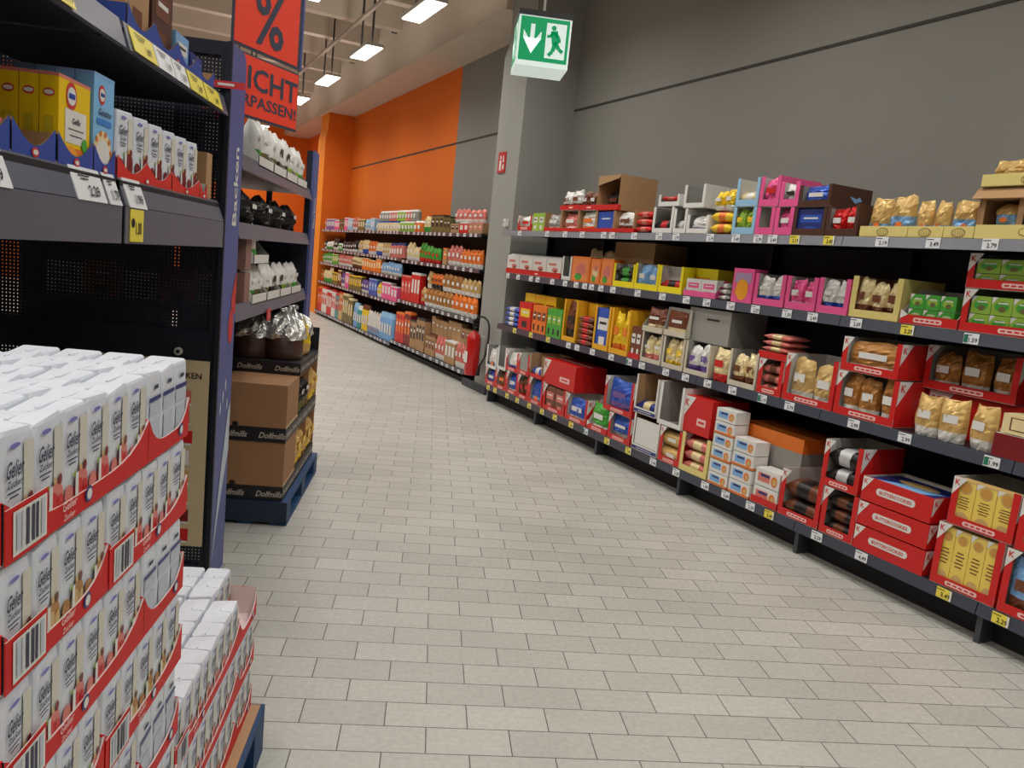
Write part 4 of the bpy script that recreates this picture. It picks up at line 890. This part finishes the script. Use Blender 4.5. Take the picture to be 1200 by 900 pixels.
pallet('pallet', -.43, .82, 1.62, 1.1, .168, PB, SLIP, 'blue pallet under the tall sugar stack at the left edge')
pallet('pallet', -.745, 4.63, 5.84, .48, .145, PB, None, 'blue pallet under the black and brown cake boxes', True)
# --- the big sugar stack
PW = .0757; LAY = .158; Z0 = .1735; PINKP = mat('pill_pink', (240, 196, 190), .5)
def sug(Yc, z, xf, L, front, wide, lab, grp, d=.16, hend=.075):
    """tray with its low front wall sweeping up to both corners"""
    b = MB(); t = .003; n = 12; F = []
    for i in range(n+1):
        u = i/n; F.append(Vector((-L/2+L*u, 0, .027+(hend-.027)*abs(2*u-1)**4)))
    P = [Vector((-L/2, 0, 0)), Vector((L/2, 0, 0))]+F[::-1]; b.poly(P, TR); b.poly([p+Vector((0, t, 0)) for p in P][::-1], TIN)
    for a, c in zip(F[:-1], F[1:]): b.poly([a, c, c+Vector((0, t, 0)), a+Vector((0, t, 0))], TIN)
    b.box(-L/2, L/2, t, d, 0, .002, TIN); b.box(-L/2, -L/2+t, t, d, .002, hend, TR, {'r': TIN}); b.box(L/2-t, L/2, t, d, .002, hend*(1.2 if front == 'flap' else 1), TR, {'l': TIN}); b.box(-L/2, L/2, d-t, d, .002, .03, TR)
    if wide:
        b.box(-L/2, -L/2+.1, -.0015, 0, 0, .066, TR, {'t': TIN}); barcode(b, (-L/2+.055, -.0025, .033), .08, .054)
        b.text('Gelier', (-L/2+.16, -.0015, .024), X, Z, .012, PINKP, shear=.2); b.text('Zucker', (-L/2+.16, -.0015, .009), X, Z, .008, PINKP, shear=.2); b.disc((-L/2+.22, -.0015, .02), X, Z, .012, .012, cm('navy')); b.disc((-L/2+.22, -.0022, .02), X, Z, .008, .008, WH)
        b.text('e', (-L/2-.001, .035, .03), -Y, Z, .014, PINKP)
    else: b.disc((L/2-.05, -.0015, .022), X, Z, .013, .013, cm('navy')); b.disc((L/2-.05, -.0022, .022), X, Z, .008, .008, WH)
    o = b.build('sugar_tray', loc=(xf, Yc, z), rz=RZ_L); tag(o, lab, 'tray', grp); return o
NUMW = ['one', 'two', 'three', 'four', 'five']; LN = ['bottom', 'seventh', 'sixth', 'fifth', 'fourth', 'third', 'second', 'top']; sp_cache = {}
def place_pack(x, yc, z, style, w, h, lab, grp, q):
    key = (style, q % 3, w, h)
    if key not in sp_cache: sp_cache[key] = o = sugar_pack(w, .072, h, style, q % 3).build('sugar_pack')
    else: o = sp_cache[key].copy(); COL.objects.link(o)
    o.location = (x, yc+random.uniform(-.001, .001), z); o.rotation_euler = (0, 0, RZ_L+random.uniform(-.03, .03)); tag(o, lab, 'sugar pack', grp)
for k in range(8):
    z = Z0+LAY*k; xf = -.447-.0008*k; odd = k % 2
    cuts = ((.90, .455), (1.357, .22)) if odd else ((.90, .295), (1.197, .385))
    for ti, (y0, L) in enumerate(cuts):
        sug(y0+L/2, z, xf, L, '', not (odd and ti), f'red sugar tray, {["near", "far"][ti]} one in the {LN[k]} layer of the tall stack', 'red trays of the tall sugar stack')
        n = round(L/.0757); pw = (L-.008)/n
        for c in range(4 if k == 7 else 1):
            for i in range(n):
                st = 'info' if odd and ti else ('fig' if k in (6, 2) and not ti or (k == 4 and ti) else 'red')
                place_pack(xf-.006-.0765*c, y0+.004+pw*(i+.5), z+.003, st, round(pw-.002, 3), .146 if k == 7 else .143, f'white sugar pack, row {NUMW[c]}, {LN[k]} layer of tall stack, {["near", "far"][ti]} tray, {ORD[i+1]} from near end', 'white sugar packs of the tall stack', i)
b = MB(); b.box(0, .66, 0, .22, 0, LAY*7-.003, cm('kraft')); tag(b.build('inner_carton', loc=(-.447-.17, .905, Z0), rz=RZ_L), 'plain brown carton in the middle of the tall sugar stack, behind the packs', 'carton')
b = MB(); b.box(0, .7, 0, .7, 0, 1.09, cm('kraft')); tag(b.build('cardboard_box', loc=(-.80, 1.72, .173), rz=RZ_L), 'large brown carton on the low pallet behind the sugar packs', 'carton')
for k in range(3):
    z = Z0+LAY*k; xf = -.472
    for ti, (y0, L) in enumerate(((1.64, .59), (2.232, .22))):
        sug(y0+L/2, z, xf, L, 'flap' if k == 2 else '', not ti, f'red sugar tray, {["near", "far"][ti]} one in the {["bottom", "middle", "top"][k]} layer of the low stack', 'red trays of the low sugar stack', d=.24)
        n = round(L/.0757); pw = (L-.008)/n
        for c in range(3 if k == 2 else 1):
            for i in range(n):
                if k == 2 and ti == 1 and c == 0: continue
                place_pack(xf-.006-.0765*c, y0+.004+pw*(i+.5), z+.003, 'red', round(pw-.002, 3), .143, f'white sugar pack, row {NUMW[c]}, {["bottom", "middle", "top"][k]} layer of low stack, {["near", "far"][ti]} tray, {ORD[i+1]} from near end', 'white sugar packs of the low stack', i)

# --- products on the left gondola
def scallop(L, d, h, m, inner, n=1, back=.5):
    b = MB(); t = .004; F = []
    for i in range(n):
        for q in range(9):
            u = q/8; F.append(Vector((-L/2+L*(i+u)/n, 0, h*(1-.62*math.sin(math.pi*u)))))
    P = [Vector((-L/2, 0, 0)), Vector((L/2, 0, 0))]+F[::-1]; b.poly(P, m); b.poly([p+Vector((0, t, 0)) for p in P][::-1], inner)
    b.box(-L/2, L/2, t, d, 0, .003, inner); b.box(-L/2, -L/2+t, t, d, .003, h*.9, m, {'r': inner}); b.box(L/2-t, L/2, t, d, .003, h*.9, m, {'l': inner}); b.box(-L/2+t, L/2-t, d-t, d, .003, h*.9, m)
    b.disc((0, -.002, h*.2), X, Z, .018, .012, SR); b.disc((0, -.003, h*.2), X, Z, .012, .006, WH); return b
BLU = mat('print_royal', (44, 74, 160), .4, 0, .05, 10)
for yc, L, lab in ((1.86, .2, 'blue scalloped tray cut by the left picture edge'), (2.075, .21, 'empty blue scalloped tray left of the yellow boxes'), (2.3, .21, 'blue scalloped tray holding the yellow boxes'), (2.487, .15, 'blue scalloped tray holding the light blue box')):
    tag(scallop(L, .38, .085, BLU, cm('kraft')).build('display_tray', loc=(-.978, yc, 1.806), rz=RZ_L), lab, 'display box')
def logo(b, c, u, v, r):
    n_ = u.cross(v); c = Vector(c); b.disc(c, u, v, r, r*1.15, SR); b.disc(c+n_*.0008, u, v, r*.8, r*.75, WH); b.pane(c+n_*.0016, u, v, r*1.2, r*.42, BLU)
def baking_box(w, d, h, kind):
    b = MB(); A = mat('print_sun', (240, 198, 0), .4) if kind == 'y' else mat('print_azure', (130, 190, 235), .35); f = -.0012
    b.box(-w/2, w/2, 0, d, 0, h, A, {'t': cm('rose') if kind == 'y' else A}); b.box(-w/2-.0005, w/2+.0005, -.0005, d+.0005, h*.965, h+.0004, cm('rose') if kind == 'y' else cm('sky'))
    logo(b, (-w*.12, f, h*.8), X, Z, w*.17)
    if kind == 'y':
        b.pane((w*.03, f, h*.46), X, Z, w*.68, h*.38, WH); b.text('Gelfix', (w*.03, f-.001, h*.53), X, Z, h*.07, GINK, shear=.2, maxw=w*.45); b.pane((w*.03, f-.001, h*.43), X, Z, w*.5, h*.012, GINK); b.pane((w*.03, f-.001, h*.36), X, Z, w*.4, h*.012, GINK)
        b.pane((0, f, h*.12), X, Z, w, h*.2, cm('orange')); b.disc((-w*.15, f-.001, h*.14), X, Z, w*.22, h*.1, mat('print_amber2', (240, 160, 40), .4)); b.disc((w*.3, f-.002, h*.28), X, Z, w*.09, h*.08, cm('green'))
    else:
        b.disc((-w*.05, f, h*.22), X, Z, w*.45, h*.22, mat('print_pastry', (236, 214, 160), .5)); b.disc((-w*.05, f-.001, h*.2), X, Z, w*.34, h*.16, WH)
        for k in range(6): b.disc((-w*.05+w*.38*math.cos(k*.63), f-.002, h*.24+h*.18*math.sin(k*.63)), X, Z, w*.05, h*.03, cm('orange'))
        b.text('Gelatine', (w*.02, f-.001, h*.63), X, Z, h*.07, GINK, shear=.2, maxw=w*.8); b.pane((0, f-.001, h*.53), X, Z, w*.7, h*.06, mat('print_cobalt', (60, 130, 210), .4))
    b.disc((-w/2-.0012, d/2, h*.78), Y, Z, d*.32, d*.22, SR); b.disc((-w/2-.0018, d/2, h*.78), Y, Z, d*.26, d*.12, WH); b.pane((-w/2-.0012, d/2, h*.4), Y, Z, d*.5, h*.25, mat('print_mustard', (206, 176, 20), .5) if kind == 'y' else WH)
    return b
yb = None
for k in range(7):
    if yb is None: o = yb = baking_box(.185, .046, .225, 'y').build('baking_box')
    else: o = yb.copy(); COL.objects.link(o)
    o.location = (-.984-.049*k, 2.3, 1.81); o.rotation_euler = (0, 0, RZ_L)
    tag(o, f'yellow baking powder box, {ORD[k+1]} from the aisle in the blue tray', 'box', 'yellow baking boxes')
bbx = None
for k in range(4):
    if bbx is None: o = bbx = baking_box(.14, .05, .275, 'b').build('baking_box')
    else: o = bbx.copy(); COL.objects.link(o)
    o.location = (-.984-.053*k, 2.487, 1.81); o.rotation_euler = (0, 0, RZ_L); tag(o, f'light blue gelatine box, {ORD[k+1]} from the aisle beside the yellow boxes', 'box', 'light blue baking boxes')
o = MB(); o.box(-.08, .08, 0, .1, 0, .07, cm('rose')); o.pane((0, -.0012, .035), X, Z, .1, .03, WH); tag(o.build('baking_packet', loc=(-.984, 1.86, 1.81), rz=RZ_L), 'small pink and white packet at the left picture edge', 'packet')
RT = mat('tray_scarlet', (216, 40, 30), .4)
for i, (yc, L, n) in enumerate(((2.83, .5, 2), (3.26, .34, 1), (3.49, .1, 1))):
    tag(scallop(L, .2, .075, RT, cm('liner'), n).build('display_tray', loc=(-.978, yc, 1.806), rz=RZ_L), f'red scalloped tray under white sugar packs, {ORD[i+1]} from the near end', 'display box')
sp = sugar_pack(.13, .09, .205, 'jam', 3).build('sugar_pack')
for i in range(6):
    for c in range(2):
        o = sp if (i, c) == (0, 0) else sp.copy()
        if (i, c) != (0, 0): COL.objects.link(o)
        o.location = (-.986-.094*c, 2.655+.138*i, 1.811); o.rotation_euler = (0, 0, RZ_L)
        tag(o, f'white sugar pack with dark berry picture, {["front", "back"][c]} row, {ORD[i+1]} from near end, gondola shelf', 'sugar pack', 'sugar packs on the gondola shelf')
b = MB(); b.box(-.04, .04, 0, .3, 0, .2, cm('kraft')); tag(b.build('cardboard_box', loc=(-.99, 3.6, 1.806), rz=RZ_L), 'narrow brown cardboard box right of the white packs on the gondola shelf', 'cardboard box')
tag(scallop(.95, .3, .09, BLU, cm('kraft'), 4).build('display_tray', loc=(-.978, 3.1, 2.246), rz=RZ_L), 'long blue scalloped tray on the top gondola shelf', 'display box')
for i, (yc, w_, h_, c1, c2) in enumerate(((2.75, .2, .3, 'kraft', 'brown'), (2.98, .2, .26, 'chocolate', 'brown'), (3.2, .15, .13, 'sky', 'white'), (3.38, .15, .1, 'navy', 'sky'))):
    tag(carton(w_, .16, h_, c1, c2).build('carton', loc=(-.995, yc, 2.25), rz=RZ_L), f'{c1} and {c2} carton on the top gondola shelf, {ORD[i+1]} from near end', 'carton')
b = MB(); b.box(-.25, .25, 0, .3, 0, .3, cm('kraft')); tag(b.build('cardboard_box', loc=(-1.0, 2.2, 2.25), rz=RZ_L), 'big brown cardboard box on the top gondola shelf at the upper left', 'cardboard box')

# --- second gondola: bags of baking goods
for i, (yc, n_, z) in enumerate(((4.62, 2, 2.052), (5.02, 2, 2.052), (5.42, 2, 2.052), (5.82, 2, 2.052), (4.62, 2, 1.312), (5.02, 2, 1.312), (5.42, 2, 1.312), (5.82, 2, 1.312), (4.62, 1, 1.47))):
    if i != 8 or True:
        L = .38; b = tray('WL', L, .3, .2 if i != 8 else .19); STYn = 'white cardboard tray'
        zz = z if i != 8 else 1.53
        tag(b.build('display_tray', loc=(-.965, yc, zz), rz=RZ_L), f'white low-front tray number {ORD[i+1]} on the gondola behind the end panel' if 0 else f'white low-front tray, {["upper shelf", "lower shelf", "raised on others"][0 if i < 4 else (1 if i < 8 else 2)]}, {ORD[i % 4+1]} behind the end panel', 'display box')
        for c in range(n_):
            o = pouch(.17, .1, .24 if i < 4 else (.2 if i < 8 else .22), 'white', ['green', 'olive', 'dark', 'lime'][(i+c) % 4], i*3+c, False).build('pouch', loc=(-.985, yc-.085+.17*c, zz+.006), rz=RZ_L)
            tag(o, f'white baking bag, {["left", "right"][c]} one in {["upper", "lower", "raised"][0 if i < 4 else (1 if i < 8 else 2)]} tray {ORD[i % 4+1]} behind the end panel', 'pouch', 'white bags on the rear gondola')
b = MB(); b.box(-.25, .25, 0, .35, 0, .25, cm('grey')); tag(b.build('cardboard_box', loc=(-1.0, 4.32, 2.052) if 0 else (-1.27, 4.4, 2.052), rz=RZ_L), 'grey brown cardboard box behind the white trays under the orange sign', 'cardboard box')
for i in range(4):
    tag(pouch(.2, .14, .19, 'dark', 'black', 50+i, True).build('pouch', loc=(-1.0, 4.5+.42*i, 1.722), rz=RZ_L), f'dark round bag on the middle shelf of the rear gondola, {ORD[i+1]} from near end', 'pouch')
for i, (x, c1, c2, h_) in enumerate(((-1.08, 'tan', 'cream', .15), (-1.24, 'red', 'rose', .17), (-1.42, 'cream', 'white', .14), (-1.6, 'orange', 'red', .18), (-1.78, 'white', 'grey', .16))):
    tag(carton(.15, .1, h_, c1, c2).build('packet', loc=(x, 4.06, 1.312)), f'{c1} packet seen through the perforated end panel, {ORD[i+1]} from the aisle', 'packet')
for i, z in enumerate((1.315, 1.5)):
    b = MB(); b.box(0, .12, 0, .3, 0, .17, mat('board_rosy', (140, 104, 92), .8)); tag(b.build('cardboard_box', loc=(-.975, 4.28, z), rz=RZ_L), f'rosy brown cardboard box, {["lower", "upper"][i]} one, just right of the blue fascia', 'cardboard box')
b = MB(); b.box(-.05, .05, -.004, 0, 0, .07, SR); b.text('S', (0, -.005, .035), X, Z, .03, WH); tag(b.build('price_card', loc=(-.944, 4.78, 1.2), rz=RZ_L), 'small red price card hanging above the big cake', 'price card')

# --- pallet of Italian cakes
BLKB = mat('tray_black', (28, 26, 30), .5, 0, .1, 20); SCR = mat('scribble_cream', (190, 180, 165), .5); KR = mat('cake_carton', (158, 116, 80), .8, 0, .06, 5)
def scribble(b, c, u, cap, w): b.text('Dolfmills', c, u, Z, cap, SCR, shear=.3, maxw=w)
def cake_strip(L, d, h):
    b = MB(); b.box(-L/2, L/2, 0, d, 0, h, BLKB)
    n = max(1, round(L/.2))
    for i in range(n): scribble(b, (-L/2+L*(i+.5)/n, -.0015, h*.5), X, h*.42, L/n*.85)
    scribble(b, (-L/2-.0015, d*.2, h*.5), -Y, h*.42, .15) ; scribble(b, (-L/2-.0015, d*.75, h*.5), -Y, h*.42, .15); return b
XP = -.78
lev = [(.146, .085, 1.18), (.5, .085, 1.18), (.842, .078, .76)]
for i, (z, h, L) in enumerate(lev):
    yc = 4.64+L/2 if i < 2 else 5.04+L/2
    tag(cake_strip(L, .4 if i < 2 else .42, h).build('cake_tray', loc=(XP, yc, z), rz=RZ_L), f'black cake tray with cream script, {ORD[3-i]} from the top on the blue pallet', 'tray', 'black cake trays')
for i, (z, h) in enumerate(((.231, .268), (.585, .256))):
    b = MB(); b.box(0, .39, 0, .4, 0, h, KR); b.disc((-.0015, .29, .012), Y, Z, .018, .014, BLKB)
    b.box(.0, .39, -.001, 0, 0, .012, cm('tan')) 
    tag(b.build('cake_carton', loc=(XP-.002, 4.645, z+.001), rz=RZ_L), f'plain brown cake carton, {["lower", "upper"][i]} one at the near end of the blue pallet', 'carton')
    for k in range(2):
        b = MB(); t = .006; L = .385
        b.box(0, L, .38, .4, 0, h-.004, KR); b.box(0, t, .0, .38, 0, h-.004, KR); b.box(L-t, L, .0, .38, 0, h-.004, KR)
        b.box(0, L, 0, .4, h-.01, h-.004, KR) if i == 1 or 1 else None
        tag(b.build('cake_carton', loc=(XP-.004, 5.045+.395*k, z+.001), rz=RZ_L), f'open brown cake carton, {["lower", "upper"][i]} layer, {["middle", "far"][k]} of the blue pallet', 'carton')
        for c in range(2):
            col = ('gold', 'yellow') if not (i == 1 and k == 0) else ('dark', 'olive')
            tag(pouch(.17, .15, h-.03, col[0], col[1], 70+i*4+k*2+c, True).build('pouch', loc=(XP+.0, 5.145+.395*k+.185*c, z+.004), rz=RZ_L), f'{col[0]} wrapped cake, {["lower", "upper"][i]} layer, {["middle", "far"][k]} carton, {["near", "far"][c]} one, blue pallet', 'cake')
CAKE = mat('cake_brown', (112, 62, 38), .55, 0, .3, 30, .4, coat=.6); CASE = mat('cake_case', (70, 42, 30), .5, coat=.5); FILM = mat('clear_foil', (215, 215, 212), .18, .75, .3, 40, .8); YEL = mat('ribbon_yellow', (224, 176, 40), .35, 0, .1, 20, .3)
def cake(r, h):
    root = empty('panettone'); b = MB(); n = 24
    b.grid([[Vector((r*s_*math.cos(t), r*s_*math.sin(t), z)) for t in [2*math.pi*i/n for i in range(n)]] for s_, z in ((.0, 0), (.95, 0), (1, .01), (1.02, h*.55), (1.0, h*.56))], CASE, True, True); b.build('paper_case', root)
    b = MB(); b.grid([[Vector((r*s_*math.cos(t), r*s_*math.sin(t), z)) for t in [2*math.pi*i/n for i in range(n)]] for s_, z in ((1.0, h*.56), (1.03, h*.6), (.9, h*.7), (.6, h*.78), (.02, h*.8))], CAKE, True, True); b.build('cake_dome', root)
    rn = random.Random(9); b = MB(); rows = []
    for s_, z in ((1.06, h*.5), (1.1, h*.62), (1.05, h*.76), (.85, h*.9), (.55, h*1.0), (.2, h*1.08), (.12, h*1.15), (.3, h*1.22)):
        rows.append([Vector((r*s_*(1+rn.uniform(-.1, .1))*math.cos(t), r*s_*(1+rn.uniform(-.1, .1))*math.sin(t), z+rn.uniform(-.02, .02)*(z > h*.55))) for t in [2*math.pi*i/28 for i in range(28)]])
    b.grid(rows, FILM, True, False); b.build('clear_wrap', root); return root
ck = cake(.125, .26)
for i, (x, y, l) in enumerate(((-.93, 5.24, 'big wrapped panettone at the front corner of the top black tray'), (-1.13, 5.22, 'wrapped panettone in the shade left of the front one'), (-.93, 5.52, 'wrapped panettone behind the front one on the top black tray'))):
    o = ck if i == 0 else copy_tree(ck); o.location = (x, y, .921); tag(o, l, 'cake')
b = pouch(.16, .09, .24, 'yellow', 'gold', 91, True); tag(b.build('pouch', loc=(-.8, 5.5, .922), rz=RZ_L), 'yellow bag beside the wrapped panettone on the top black tray', 'pouch')
b = MB(); b.box(0, .012, 0, .4, 0, .16, BLKB); tag(b.build('tray_end_flap', loc=(XP, 5.79, .921), rz=RZ_L), 'raised black card end flap of the top cake tray', 'card')
